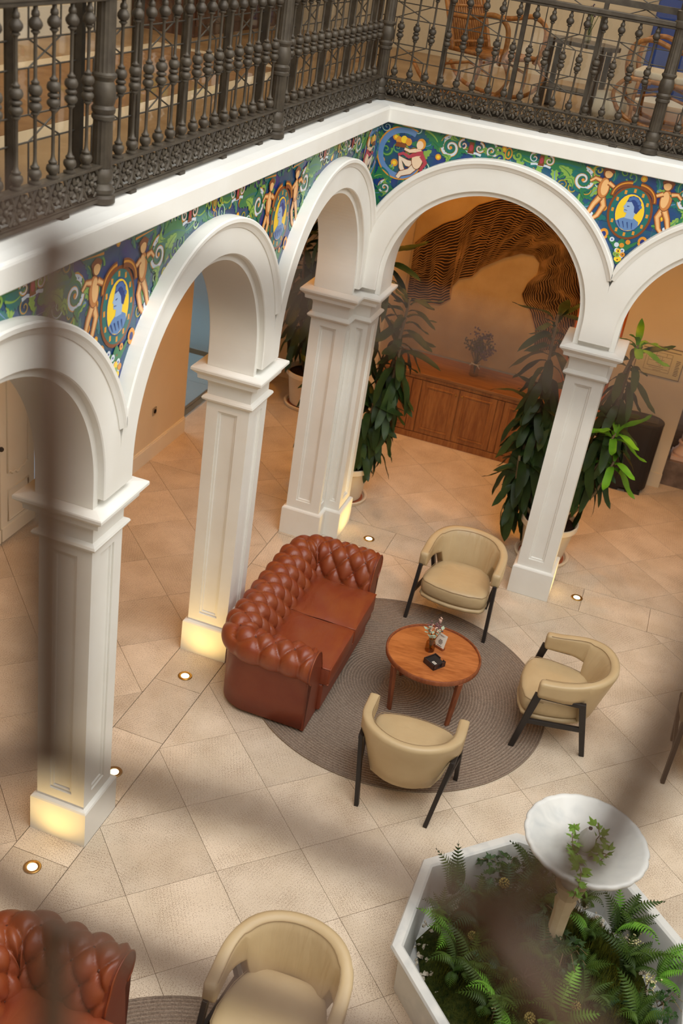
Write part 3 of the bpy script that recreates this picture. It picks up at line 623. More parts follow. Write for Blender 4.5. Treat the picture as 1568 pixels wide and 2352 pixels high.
def scroll(mp, parent, c, zc, r, s):
    P = Paint(mp)
    P.ell((c, zc), r * 1.12, r * 1.12, C_TEAL, 26)
    P.stroke(spir((c, zc), r, 1.6, pi * .5, s), r * .42, r * .10, C_OR).stroke(spir((c, zc), r * .98, 1.6, pi * .5, s), r * .30, r * .06, C_WH)
    for k, p in enumerate(spir((c, zc), r * .96, 1.0, pi * .5, s, 16)): P.ell(p, r * .05, r * .05, C_DB, 6, up=(k == 0))
    P.stroke(spir((c, zc), r * .74, 1.3, pi * .5, s), r * .14, r * .05, C_GREEN)
    P.ell((c, zc), r * .14, r * .14, C_OR, 10)
    for k in range(4):
        a = pi * (.1 + .5 * k) + .5; q = (c + cos(a) * r * 1.0, zc + sin(a) * r); e = (c + cos(a + s * .6) * r * 1.7, zc + sin(a + s * .6) * r * 1.5)
        P.leaf(q, e, s * .04, r * .30, 4, C_GREEN if k % 2 else C_LG, C_TEAL if k % 2 else C_GREEN)
    P.done('scroll', parent)
def acanthus(mp, parent, a, b, bend, W, col, vein):
    P = Paint(mp); P.leaf(a, b, bend, W, 6, col, vein); P.done('acanthus_leaf', parent)
def bracket(mp, parent, c, zc, s=1.0):
    P = Paint(mp)
    for q in (-1, 1):
        P.stroke(spir((c + q * .075 * s, zc + .01 * s), .05 * s, 1.3, pi / 2 if q > 0 else pi / 2, -q), .024 * s, .01 * s, C_OR); P.stroke(spir((c + q * .075 * s, zc + .01 * s), .048 * s, 1.3, pi / 2, -q), .012 * s, .005 * s, C_WH)
        P.stroke([(c + q * .10 * s, zc - .05 * s), (c + q * .05 * s, zc - .04 * s), (c, zc - .05 * s)], .022 * s, .018 * s, C_WH)
    P.poly([(c - .03 * s, zc - .05 * s), (c + .03 * s, zc - .05 * s), (c + .02 * s, zc + .05 * s), (c - .02 * s, zc + .05 * s)], C_BR).ell((c, zc), .018 * s, .03 * s, C_RED, 10)
    P.done('bracket_scroll', parent)
def rosettes(mp, parent, c, zc, seed):
    P = Paint(mp); rr = random.Random(seed)
    P.ell((c, zc), .03, .045, C_OR, 14).ell((c, zc), .021, .034, C_GREEN, 14).ell((c, zc), .008, .02, C_OR, 8)
    for q in (-1, 1): P.stroke(spir((c + q * .075, zc), .035, 1.2, pi, q), .018, .008, C_LG)
    P.done('small_scroll', parent)
def figure(mp, parent, c, zc, s):
    P = Paint(mp); X = lambda x: c + s * x
    P.stroke(spir((X(-.06), zc), .20, .75, pi * .35, 1, 26, .75), .05, .04, C_PB); P.stroke(spir((X(-.06), zc), .225, .75, pi * .35, 1, 26, .78), .012, .01, C_OR)
    for k in range(3): P.ell((X(-.10 + .04 * k), zc + .11 + .012 * (k % 2)), .026, .03, (C_OR, C_YE, C_OR)[k], 10)
    P.poly([(X(-.13), zc + .06), (X(-.03), zc + .06), (X(-.045), zc + .095), (X(-.115), zc + .095)], C_BR)
    def limb(pts, w0, w1, a=C_BR, b=C_FL):
        pts = [(X(x), zc + z) for x, z in pts]; P.stroke(pts, w0 + .012, w1 + .01, a); P.stroke(pts, w0, w1, b)
    limb([(.06, -.05), (-.01, -.05), (-.07, -.02), (-.05, -.09), (-.02, -.13)], .05, .03, b=lin((232, 212, 186))); limb([(.06, -.06), (.02, -.11), (-.05, -.14), (-.07, -.175)], .05, .028, b=lin((232, 212, 186)))
    P.ell((X(.07), zc + .0), .05, .085, C_BR).ell((X(.07), zc + .0), .044, .08, lin((236, 206, 172)))
    P.stroke([(X(x), zc + z) for x, z in [(.11, .05), (.05, .03), (.0, .0), (-.05, .02), (-.09, .0)]], .035, .02, C_RED); P.stroke([(X(x), zc + z) for x, z in [(.10, .03), (.14, -.02), (.11, -.08), (.15, -.13)]], .04, .02, C_RED)
    limb([(.05, .06), (.0, .045), (-.045, .055)], .03, .018, b=lin((236, 206, 172)))
    P.ell((X(.085), zc + .115), .036, .042, C_OR).ell((X(.075), zc + .105), .028, .032, lin((236, 206, 172)))
    P.done('seated_figure', parent)
def frieze(side, label, mp, bays, g, spands, s0, s1):
    R, Rs, Rhi, Rho, zc = g
    t = thing('tile_frieze', label, 'tile frieze', mp(bays[1][0], 3.0, OC))
    root = t.location.copy(); mq = lambda s, z, o: tuple(Vector(mp(s, z, o)) - root)
    def hz(s):
        v = 2.9
        for c, lo, hi in bays:
            d = abs(s - c)
            if d < Rho - .03: v = max(v, zc + sqrt((Rho - .03) ** 2 - d * d))
        return v
    T = 0.203; n = int((s1 - s0) / T) + 1
    for i in range(n):
        a, b = s0 + i * T, min(s0 + (i + 1) * T, s1) - .0016
        if b - a < .01: continue
        for j in range(5):
            zb, zt = 3.82 - (j + 1) * T, 3.82 - j * T - .0016
            xs = [a + (b - a) * k / 8 for k in range(9)]; lo = [max(zb, hz(x)) for x in xs]
            if min(lo) > zt - .004: continue
            if not in_view(*mp((a + b) / 2, (zt + zb) / 2, 0), 60): continue
            m = M()
            for k in range(8):
                if min(lo[k], lo[k + 1]) > zt - .002: continue
                l0, l1 = min(lo[k], zt - .001), min(lo[k + 1], zt - .001)
                m.add([mq(xs[k], l0, OT), mq(xs[k + 1], l1, OT), mq(xs[k + 1], zt, OT), mq(xs[k], zt, OT)], [(0, 1, 2, 3)])
            if m.f: obj('tile', m, TILEBLUE, t)
    fr = random.Random(17)
    s = s0 + .05
    while s < s1 - .02:
        z = 3.78
        while z > hz(s) + .015:
            if all(abs(s - c) > .17 or z > zz + .24 for c, zz in spands):
                P = Paint(mq, fr.choice([0, 1, 2])); a = fr.random() * 6.28; r = fr.uniform(.035, .055); x, y = s + fr.uniform(-.02, .02), z + fr.uniform(-.02, .02)
                typ = fr.random()
                if typ < .62: P.leaf((x - r * cos(a) * 1.2, y - r * sin(a) * 1.2), (x + r * cos(a) * 1.2, y + r * sin(a) * 1.2), fr.uniform(-.03, .03), r * .62, 4, fr.choice([C_TEAL, C_GREEN, C_TEAL, C_GREEN, C_LG]), fr.choice([C_LG, C_TEAL, C_PB]))
                elif typ < .9: q = fr.choice([-1, 1]); P.stroke(spir((x, y), r, 1.4, a, q), r * .5, r * .16, fr.choice([C_TEAL, C_GREEN, C_LG])); P.stroke(spir((x, y), r, 1.4, a, q), r * .14, r * .06, fr.choice([C_WH, C_OR, C_LG]))
                else: P.ell((x, y), r * .55, r * .55, C_OR, 12).ell((x, y), r * .3, r * .3, C_YE, 10)
                P.done('foliage', t)
            z -= .085
        s += .085
    for c, zz in spands:
        med(mq, t, c, zz)
        for s in (-1, 1):
            cherub(mq, t, c + s * .235, zz + .10, -s); scroll(mq, t, c + s * .40, zz + .165, .088, s)
            acanthus(mq, t, (c + s * .30, zz - .02), (c + s * .20, zz - .20), s * .04, .045, C_WH, C_PB)
            acanthus(mq, t, (c + s * .40, zz + .06), (c + s * .30, zz - .10), s * .04, .05, C_GREEN, C_LG)
            acanthus(mq, t, (c + s * .44, zz + .24), (c + s * .70, zz + .22), s * .02, .07, C_GREEN, C_TEAL)
            acanthus(mq, t, (c + s * .15, zz + .30), (c + s * .34, zz + .31), 0, .045, C_TEAL, C_OR)
            acanthus(mq, t, (c + s * .47, zz + .10), (c + s * .60, zz + .23), s * .03, .04, C_LG, C_GREEN)
            bracket(mq, t, c + s * .74, 3.755, .78)
            acanthus(mq, t, (c + s * .80, 3.76), (c + s * .96, 3.765), 0, .05, C_GREEN, C_TEAL)
    for c, lo, hi in bays:
        if s0 < c < s1: rosettes(mq, t, c, 3.755, 1); acanthus(mq, t, (c - .12, 3.74), (c - .25, 3.75), .02, .045, C_TEAL, C_LG); acanthus(mq, t, (c + .12, 3.74), (c + .25, 3.75), -.02, .045, C_TEAL, C_LG)
    e = s1 if side == 'left' else s0; q = -1 if side == 'left' else 1
    figure(mq, t, e + q * .26, 3.575, q)
    scroll(mq, t, e + q * .10, 3.30, .055, q); scroll(mq, t, e + q * .58, 3.71, .085, q); bracket(mq, t, e + q * .74, 3.74, .85); scroll(mq, t, e + q * .90, 3.745, .055, -q)
    acanthus(mq, t, (e + q * .36, 3.80), (e + q * .50, 3.66), .03, .06, C_GREEN, C_LG); acanthus(mq, t, (e + q * .05, 3.45), (e + q * .14, 3.36), .02, .06, C_GREEN, C_TEAL); acanthus(mq, t, (e + q * .10, 3.79), (e + q * .30, 3.79), .0, .05, C_TEAL, C_GREEN)
    return t
frieze('left', 'painted tile band with blue and green scrolls over the left arches', mpl, LB, GL, [(-4.17, 3.455), (-2.064, 3.455)], -6.2, .035)
frieze('back', 'painted tile band with portrait medallion over the right arches', mpb, BB, GB, [(2.0, 3.515)], -.035, 3.4)
# ============================================================ UPPER GALLERY: RAILINGS, LEADED SCREENS
ZR0, ZF, ZRAIL = 3.962, 4.115, 4.80
def baluster_mesh():
    pr = [(.0001, 0), (.024, 0), (.026, .006), (.025, .013), (.015, .018), (.018, .024), (.025, .034), (.027, .046), (.024, .058), (.015, .064), (.019, .068), (.019, .074), (.012, .080), (.0085, .094), (.0075, .105), (.0075, .268), (.012, .276), (.017, .279), (.017, .285), (.012, .288), (.020, .294), (.026, .304), (.026, .314), (.020, .323), (.013, .327), (.021, .331), (.024, .338), (.021, .345), (.013, .349), (.020, .353), (.026, .363), (.027, .375), (.022, .388), (.013, .393), (.017, .397), (.017, .403), (.010, .408), (.0075, .418), (.0075, .572), (.012, .580), (.018, .583), (.018, .589), (.012, .592), (.021, .598), (.027, .610), (.026, .622), (.019, .634), (.013, .640), (.017, .646), (.015, .66), (.0095, .665), (.0095, .69)]
    lob = lambda a, r, z: r * (1 + .07 * abs(sin(4 * a))) if r > .0195 else r
    return M().lathe(pr, 16, fn=lob).mesh('baluster', IRON, smooth=True, angle=48)
BAL = baluster_mesh()
def rosette_mesh(W=.1257):
    # pierced cast frieze unit in the local x-z plane, facing -y
    m = M(); H = ZF - ZR0; cz = H / 2 - .004
    for k in range(8):
        a = pi / 4 * k + pi / 8; L = .05 if k % 2 else .056; ca, sa = cos(a), sin(a)
        base = [(.012, 0), (.03, .013), (L * .86, .010), (L, 0), (L * .86, -.010), (.03, -.013)]
        vs = [(x * ca - y * sa, -.010 if 0 < i < 5 else -.004, cz + x * sa + y * ca) for i, (x, y) in enumerate(base)] + [(.03 * ca, -.018, cz + .03 * sa)] + [(x * ca - y * sa, .006, cz + x * sa + y * ca) for x, y in base]
        n = 6; m.add(vs, [(i, (i + 1) % n, n) for i in range(n)] + [((i + 1) % n, i, n + 1 + i, n + 1 + (i + 1) % n) for i in range(n)])
    m.sphere((0, -.008, cz), .014, 8, 5)
    for sx in (-1, 1):
        for sz in (-1, 1):
            m.tube([(sx * W * .5, 0, cz), (sx * W * .44, -.004, cz + sz * .03), (sx * W * .34, -.006, cz + sz * .05), (sx * W * .22, -.004, cz + sz * .066)], [.007, .009, .008, .005], 6)
            m.tube([(sx * W * .5, -.004, cz + sz * .055), (sx * W * .42, -.006, cz + sz * .063), (sx * W * .36, -.004, cz + sz * .056)], [.009, .007, .004], 6)
    m.sphere((W / 2, -.004, cz), .011, 6, 4)
    return m.mesh('rosette', IRON, smooth=True, angle=40)
ROS = rosette_mesh()
def post_mesh():
    flut = lambda a, r, z: r * (1 - .07 * abs(sin(8 * a)))
    parts = {}
    parts['base'] = M().lathe([(.06, 0), (.066, .004), (.066, .028), (.058, .034), (.054, .04), (.062, .052), (.062, .066), (.05, .078), (.046, .09), (.05, .10), (.054, .115), (.052, .135), (.046, .15), (.04, .16)], 20)
    parts['lower_shaft'] = M().lathe([(.046, .16), (.047, .165), (.044, .36), (.046, .365)], 32, fn=flut)
    parts['vase'] = M().lathe([(.046, .365), (.052, .372), (.052, .385), (.046, .392), (.052, .402), (.054, .416), (.046, .426), (.044, .43), (.05, .445), (.054, .475), (.05, .51), (.042, .53), (.046, .54), (.054, .55), (.054, .56), (.046, .568)], 24, fn=lambda a, r, z: r * (1 + .03 * sin(6 * a)))
    parts['upper_shaft'] = M().lathe([(.046, .568), (.045, .575), (.042, .86), (.044, .868)], 32, fn=flut)
    parts['cap'] = M().lathe([(.044, .868), (.056, .872), (.06, .885), (.06, .91), (.05, .92), (.054, .935), (.06, .95), (.06, .98), (.042, .985), (.042, 1.6)], 20)
    return {k: v.mesh(k, IRON, smooth=True, angle=32) for k, v in parts.items()}
POST = post_mesh()
def newel(x, y, label):
    t = thing('railing_post', label, 'railing post', (x, y, 3.945), group='fluted iron posts of the gallery railing')
    for k, me in POST.items(): obj(k, me, parent=t)
    return t
RLX = -.13
newel(RLX, -4.19, 'fluted iron post of the upper railing at far left')
newel(RLX, -2.07, 'fluted iron post of the upper railing above the second arch')
newel(RLX, .13, 'fluted iron corner post where the two railings meet')
newel(2.015, .13, 'fluted iron post of the upper railing at far right')
def railing(label, a, b, balpos, side):
    # local frame: x along, -y towards the court
    if side == 'left': t = thing('iron_railing', label, 'railing', (RLX, a, 0), pi / 2, 'cast iron railing bays of the upper gallery')
    else: t = thing('iron_railing', label, 'railing', (a, .13, 0), 0, 'cast iron railing bays of the upper gallery')
    L = b - a
    obj('bottom_rail', M().span((.03, -.024, ZR0 - .006), (L - .03, .024, ZR0 + .010)).span((.03, -.016, ZR0 + .010), (L - .03, .016, ZR0 + .016)), IRON, t, bevel=.003)
    obj('middle_rail', M().span((.03, -.026, ZF - .006), (L - .03, .026, ZF + .006)).span((.03, -.018, ZF - .012), (L - .03, .018, ZF - .006)), IRON, t, bevel=.002)
    obj('top_rail', M().span((.03, -.028, ZRAIL), (L - .03, .028, ZRAIL + .018)).span((.03, -.038, ZRAIL + .018), (L - .03, .038, ZRAIL + .05)), IRON, t, bevel=.005)
    for p in balpos: obj('baluster', BAL, parent=t, loc=(p - a, 0, ZF + .003), rot=(0, 0, p * 3))
    sp = (balpos[1] - balpos[0]); k0 = balpos[0] - sp / 2
    n = int(round((L - .07) / sp)); w = (L - .07) / n
    for k in range(n): obj('rosette', ROS, parent=t, loc=(.035 + w * (k + .5), 0, ZR0 + .012), scale=(w / .1257, 1, 1))
    nb = max(1, int(L / .52))
    for k in range(nb): obj('foot_block', M().span((-.03, -.03, -.018), (.03, .03, 0)), IRON, t, loc=(L * (k + .5) / nb, 0, ZR0 - .004), bevel=.004)
    return t
railing('iron railing bay in the top left corner before the first post', -6.25, -4.19, [-4.33 - .134 * k for k in range(13)][::-1], 'left')
railing('iron railing bay between the two left fluted posts', -4.19, -2.07, [-4.042 + .1316 * k for k in range(15)], 'left')
railing('iron railing bay running from the second post to the corner', -2.07, .13, [-1.93 + .1316 * k for k in range(15)], 'left')
railing('iron railing bay facing front with wicker furniture behind it', RLX, 2.015, [-.029 + .1257 * k for k in range(16)], 'back')
railing('short end of iron railing cut by the right edge', 2.015, 4.0, [2.175 + .1257 * k for k in range(14)], 'back')

def leaded(label, a, b, side, off=.13):
    if side == 'left': t = thing('leaded_screen', label, 'glass screen', (RLX - off, a, 0), pi / 2, 'leaded glass screens behind the railing')
    else: t = thing('leaded_screen', label, 'glass screen', (a, .13 + off, 0), 0, 'leaded glass screens behind the railing')
    L = b - a; z0, z1 = 3.95, 6.4; n = 4; w = L / n
    for za, zb in ((z0, z0 + .05), (4.885, 4.93), (z1 - .05, z1)): obj('transom', M().span((0, -.02, za), (L, .02, zb)), IRON, t)
    for k in range(n + 1): obj('mullion', M().span((k * w - .016, -.024, z0), (k * w + .016, .02, z1)), IRON, t)
    for k in range(n):
        for (za, zb) in ((z0 + .05, 4.885), (4.93, z1 - .05)):
            p = obj('pane', M().span((k * w + .016, .008, za), ((k + 1) * w - .016, .011, zb)), GLASS, t)
            m = M(); x0 = k * w + .016; W = w - .032; rows = 3 if zb < 5 else 5; hh = (zb - za) / rows; q = W / 4; e = .055
            def ln(p0, p1): m.tube([(p0[0], .006, p0[1]), (p1[0], .006, p1[1])], .0042, 5, cap=False)
            for r in range(rows):
                zz = za + r * hh; zn = zz + hh
                for xx in (x0 + q, x0 + 3 * q):
                    ln((xx, zz + e), (xx, zn - e)); 
                for zl in (zz + e, zn - e): ln((x0, zl), (x0 + q, zl)); ln((x0 + q, zl), (x0 + 3 * q, zl)); ln((x0 + 3 * q, zl), (x0 + W, zl))
                for s in (0, 1):
                    zb2 = zz + e if s == 0 else zn - e; zt2 = zz if s == 0 else zn
                    ln((x0 + q, zb2), (x0 + 2 * q, zt2)); ln((x0 + 3 * q, zb2), (x0 + 2 * q, zt2));
            obj('lead_cames', m, LEADM, p, fixn=False, smooth=True)
    return t
leaded('leaded glass screen in the top left corner', -6.25, -4.19, 'left')
leaded('leaded glass screen between the two left fluted posts', -4.19, -2.07, 'left')
leaded('leaded glass screen between the second post and the corner', -2.07, .13, 'left')
leaded('leaded glass screen in front of the wicker chairs', -.26, 2.015, 'back')
leaded('leaded glass screen at the right edge', 2.015, 4.0, 'back')
# ============================================================ FURNITURE OF THE COURT
def disc(r, z0, z1, n=72, edge=.004):
    return M().lathe([(r - edge, z0), (r, z0 + edge), (r, z1 - edge), (r - edge, z1)], n)
def rug(x, y, r, label):
    t = thing('round_rug', label, 'rug', (x, y, 0), group='round braided rugs')
    m = M(); n = 96; rings = [(r - .004, 0), (r, .006), (r - .004, .011)] + [(r * k / 24, .011) for k in range(23, 0, -1)]
    m.lathe(rings, n, cap=True); obj('rug_field', m, RUG, t, smooth=True)
    obj('rug_border', M().tube([(cos(2 * pi * k / n) * (r - .006), sin(2 * pi * k / n) * (r - .006), .008) for k in range(n)], .008, 6, close=True), RUG, t, smooth=True)
    return t
rug(1.296, -1.84, 1.178, 'large round brown braided rug under the coffee table')
rug(1.46, -6.14, 1.178, 'brown braided rug at the bottom edge beside the second sofa')

# ---- chesterfield sofa (local: length along y, back on -x, front +x)
SA, SB, RC, XF = .73, .255, .16, .36
def sofa_path():
    P = []   # (x, y, nx, ny) from near arm front round the back to far arm front
    st = .0095
    n = int((XF + SB - RC) / st)
    for k in range(n + 1): P.append((XF - (XF + SB - RC) * k / n, -SA, 0, -1))
    for k in range(1, 21):
        a = -pi / 2 - pi / 2 * k / 20; P.append((-SB + RC + RC * cos(a), -SA + RC + RC * sin(a), cos(a), sin(a)))
    n = int((2 * SA - 2 * RC) / st)
    for k in range(1, n + 1): P.append((-SB, -SA + RC + (2 * SA - 2 * RC) * k / n, -1, 0))
    for k in range(1, 21):
        a = pi - pi / 2 * k / 20; P.append((-SB + RC + RC * cos(a), SA - RC + RC * sin(a), cos(a), sin(a)))
    n = int((XF + SB - RC) / st)
    for k in range(1, n + 1): P.append((-SB + RC + (XF + SB - RC) * k / n, SA, 0, 1))
    return P
SP = sofa_path()
# profile (offset outward, z, normal)
PR = []
pts = [(-.168, .36), (-.163, .43), (-.150, .49), (-.128, .535)]
RR, OC0, ZC0 = .125, .012, .553
pts += [(OC0 + RR * cos(radians(a)), ZC0 + RR * sin(radians(a))) for a in range(165, -66, -6)]
cum = [0]
def dens(pts, step):
    out = [pts[0]]
    for a, b in zip(pts[:-1], pts[1:]):
        L = math.hypot(b[0] - a[0], b[1] - a[1]); n = max(1, int(round(L / step)))
        out += [(a[0] + (b[0] - a[0]) * k / n, a[1] + (b[1] - a[1]) * k / n) for k in range(1, n + 1)]
    return out
PR = dens(pts, .0095)
AR = [0.0]
for a, b in zip(PR[:-1], PR[1:]): AR.append(AR[-1] + math.hypot(b[0] - a[0], b[1] - a[1]))
PN = []
for i in range(len(PR)):
    a, b = PR[max(0, i - 1)], PR[min(len(PR) - 1, i + 1)]; L = math.hypot(b[0] - a[0], b[1] - a[1]); PN.append((-(b[1] - a[1]) / L, (b[0] - a[0]) / L))
US = [0.0]
for a, b in zip(SP[:-1], SP[1:]): US.append(US[-1] + math.hypot(b[0] - a[0], b[1] - a[1]))
DU, DV, V0, QM = US[-1] / 17.0, .112, .075, 4
def tuft(u, v):
    p = u / DU + .5; q = (v - V0) / DV
    qc = min(max(q, 0), QM)
    al, be = p + qc / 2, p - qc / 2
    s = abs(sin(pi * al) * sin(pi * be)) ** .36
    if q < 0 or q > QM: s = (abs(sin(pi * al)) ** .5 if True else 0) * max(0.15, 1 - abs(q - qc) * .5)
    return .050 * s - .020
def sofa_pt(i, j, h=None):
    x, y, nx, ny = SP[i]; o, z = PR[j]; no, nz = PN[j]
    d = tuft(US[i], AR[j]) if h is None else h
    ee = min(1, min(i, len(SP) - 1 - i) / 3.0); d *= ee
    o += no * d; z += nz * d
    if j == len(PR) - 1: o -= .02
    return (x + nx * o, y + ny * o, z)
def build_sofa(loc, label):
    t = thing('chesterfield_sofa', label, 'sofa', loc, 0, 'brown chesterfield sofas')
    up = obj('tufted_back', M().grid(len(SP), len(PR), lambda i, j: sofa_pt(i, j), flip=True), LEATHER, t, smooth=True)
    but = M().lathe([(.011, -.003), (.011, .002), (.008, .005), (.0003, .0065)], 8).mesh('button', mk('button_leather', (84, 38, 22), .4), smooth=True)
    for r in range(QM + 1):
        v = V0 + r * DV; j = min(range(len(AR)), key=lambda k: abs(AR[k] - v))
        for k in range(18):
            u = (k - .5 + (.5 if r % 2 else 0)) * DU
            if u < .03 or u > US[-1] - .03: continue
            i = min(range(len(US)), key=lambda q: abs(US[q] - u)); x, y, nx, ny = SP[i]
            b = obj('button', but, parent=up, loc=sofa_pt(i, j, -.015))
            nrm = Vector((nx * PN[j][0], ny * PN[j][0], PN[j][1])); b.rotation_euler = nrm.to_track_quat('Z', 'Y').to_euler()
    # outer shell
    ob = [(.095, .50), (.092, .46), (.090, .2), (.086, .035), (.06, .022)]
    def sh(i, j):
        x, y, nx, ny = SP[i]; o, z = ob[j]; return (x + nx * o, y + ny * o, z)
    obj('outer_panel', M().grid(len(SP), len(ob), sh, flip=True), LEATHER_D, t, smooth=True)
    for s in (-1, 1):          # scroll facings of the arms
        q = [PR[k] for k in range(0, len(PR), 2)] + [(.092, .46), (.086, .03), (-.17, .03)]
        m = M(); n = len(q); m.add([(XF - .01, s * (SA + o), z) for o, z in q] + [(XF + .016, s * (SA + o), z) for o, z in q], [tuple(range(n)), tuple(range(2 * n - 1, n - 1, -1))] + [(i, (i + 1) % n, n + (i + 1) % n, n + i) for i in range(n)])
        fc = obj('arm_facing', m, LEATHER_D, t, bevel=.004)
        obj('piping', M().tube([(XF + .016, s * (SA + o), z) for o, z in PR[8::2]] , .006, 6), LEATHER, fc, smooth=True)
    obj('front_rail', M().span((XF - .06, -SA + .165, .04), (XF + .045, SA - .165, .29)), LEATHER_D, t, bevel=.02, seg=3)
    obj('seat_deck', M().span((-SB + .02, -SA + .1, .08), (XF - .03, SA - .1, .30)), LEATHER_D, t)
    for s in (-1, 1):
        y0, y1 = (0.004, .566) if s > 0 else (-.566, -.004)
        x0, x1, z0, z1 = -.10, .445, .285, .438; nx, ny = 22, 22
        m = M()
        def cp(i, j):
            a, b = i / (nx - 1), j / (ny - 1); x = x0 + (x1 - x0) * a; y = y0 + (y1 - y0) * b
            return (x, y, z1 + .034 * (sin(pi * a) * sin(pi * b)) ** .5 - .004 * sin(9 * a + 4 * b))
        m.grid(nx, ny, cp)
        cu = obj('seat_cushion', M().span((x0, y0, z0), (x1, y1, z1)), CUSHION, t, bevel=.022, seg=4, smooth=True)
        top = obj('cushion_top', m, CUSHION, cu, smooth=True)
        rim = [(x0 + .012, y0 + .01), (x1 - .006, y0 + .006), (x1 - .006, y1 - .006), (x0 + .012, y1 - .01)]
        for zz in (z1 - .002, z0 + .012): obj('piping', M().tube([(x, y, zz) for x, y in dens(rim + [rim[0]], .06)], .006, 6), LEATHER, cu, smooth=True)
    for x, y in ((-.24, -.66), (-.24, .66), (.28, -.66), (.28, .66)): obj('foot', M().lathe([(.028, 0), (.034, .03), (.038, .08)], 12, (x, y, 0)), BLACKWOOD, t, smooth=True)
    return t
sofa = build_sofa((.462, -1.925, 0), 'tufted brown leather chesterfield sofa beside the round rug')
dup(sofa, (.462, -6.19, 0), 0, 'corner of a second brown leather sofa in the bottom left corner')

# ---- cream tub armchair (local: faces -y)
def build_chair(loc, rz, label):
    t = thing('armchair', label, 'armchair', loc, rz, 'cream leather armchairs with black legs')
    # band path: arm front (x=-.33,y=-.30) -> back -> other arm
    path = []
    ax, yf, yb, rc = .315, -.165, .338, .315
    n = 10
    for k in range(n + 1): path.append((-ax + .0 * k, yf + (yb - rc - yf) * k / n))
    for k in range(1, 25):
        a = pi - pi * k / 24; e = 1.0
        path.append((ax * cos(a), yb - rc + rc * sin(a) ** .9 if sin(a) > 1e-9 else yb - rc))
    for k in range(1, n + 1): path.append((ax, yb - rc - (yb - rc - yf) * k / n))
    L = len(path); S = [0.0]
    for a, b in zip(path[:-1], path[1:]): S.append(S[-1] + math.hypot(b[0] - a[0], b[1] - a[1]))
    tot = S[-1]
    def sec(i):
        x, y = path[i]; a, b = path[max(0, i - 1)], path[min(L - 1, i + 1)]; dx, dy = b[0] - a[0], b[1] - a[1]; l = math.hypot(dx, dy); nx, ny = -dy / l, dx / l   # outward normal (left of travel)
        f = S[i] / tot; c = min(f, 1 - f) * 2               # 0 at arm fronts, 1 at back centre
        top = .622 + .073 * (3 * min(1, c / .75) ** 2 - 2 * min(1, c / .75) ** 3)
        g = min(1, max(0, (c - .47) / .045)); g = g * g * (3 - 2 * g)
        bot = .497 - .222 * g
        th = .072 + .004 * g; lean = .105 * g
        gl = min(1, max(0, (c - .22) / .36)); gl = gl * gl * (3 - 2 * gl)
        ring = []
        K = [(0, 0), (0, .25), (0, .5), (0, .75), (0, .92), (.12, .985), (.4, 1.0), (.7, .995), (.95, .95), (1, .85), (1, .6), (1, .4), (1, .2), (1, .05), (.9, 0), (.5, -.012), (.12, -.005)]
        # 0 = outer, 1 = inner
        for k, (q, v) in enumerate(K):
            z = bot + (top - bot) * v; lo = .105 * gl * max(0, .68 - z) / .40
            puff = .018 * g * sin(pi * v) if q == 1 else 0
            o = th / 2 - q * (th + puff) - lo
            ring.append((x + nx * o, y + ny * o, z))
        return ring
    R = [sec(i) for i in range(L)]
    # rounded arm fronts: shrink the first and last rings
    def shrink(r, k, dy):
        c = Vector((sum(p[0] for p in r) / len(r), sum(p[1] for p in r) / len(r), sum(p[2] for p in r) / len(r)))
        return [tuple(c + (Vector(p) - c) * k + Vector((0, dy, 0))) for p in r]
    R = [shrink(R[0], .55, -.018), shrink(R[0], .86, -.012)] + R + [shrink(R[-1], .86, -.012), shrink(R[-1], .55, -.018)]
    nv = len(R[0]); m = M(); m.add([p for r in R for p in r], [(i * nv + j, (i + 1) * nv + j, (i + 1) * nv + (j + 1) % nv, i * nv + (j + 1) % nv) for i in range(len(R) - 1) for j in range(nv)] + [tuple(range(nv)), tuple(range(len(R) * nv - 1, (len(R) - 1) * nv - 1, -1))])
    nq = (len(R) - 1) * nv
    m.mi = [(1 if 8 <= (q % nv) <= 13 else 0) if q < nq else 0 for q in range(len(m.f))]
    sh = obj('backrest', m, [CREAM, CREAM_BACK], t, smooth=True)
    obj('seam', M().tube([tuple(Vector(R[i][8]) + Vector((0, 0, .006))) for i in range(3, len(R) - 3)], .0022, 5), CREAM_SEAM, sh, smooth=True)
    # seat
    def seat_poly(k=1.0):
        q = [(-.215, .17), (-.262, .05), (-.292, -.12), (-.290, -.215), (-.262, -.262), (-.15, -.30), (0, -.315)]
        q = q + [(-x, y) for x, y in q[-2::-1]] + [(.16, .205), (0, .21), (-.16, .205)]
        return [(x * k, y * k) for x, y in q]
    lv = [(.90, .285), (.965, .292), (.995, .315), (1.0, .36), (.99, .39), (.965, .408), (.90, .420), (.75, .430), (.5, .437), (.25, .440), (.02, .441)]
    sp = seat_poly(); n = len(sp); m = M()
    m.add([(x * k, y * k, z) for k, z in lv for x, y in sp], [(i * n + j, i * n + (j + 1) % n, (i + 1) * n + (j + 1) % n, (i + 1) * n + j) for i in range(len(lv) - 1) for j in range(n)] + [tuple(range(n - 1, -1, -1)), tuple((len(lv) - 1) * n + j for j in range(n))])
    st = obj('seat_cushion', m, CREAM_SEAT, t, smooth=True)
    st.modifiers.new('s', 'SUBSURF').levels = 1; st.modifiers['s'].render_levels = 1
    obj('seam', M().tube([(x * .968, y * .968, .409) for x, y in sp[:11]], .0024, 5), CREAM_SEAM, st, smooth=True)
    obj('seat_base', M().add([(x * k, y * k, z) for k, z in ((.86, .245), (.97, .252), (.985, .266), (.97, .28), (.88, .286)) for x, y in sp], [(i * n + j, i * n + (j + 1) % n, (i + 1) * n + (j + 1) % n, (i + 1) * n + j) for i in range(4) for j in range(n)] + [tuple(range(n - 1, -1, -1)), tuple(4 * n + j for j in range(n))]), CREAM, t, smooth=True)
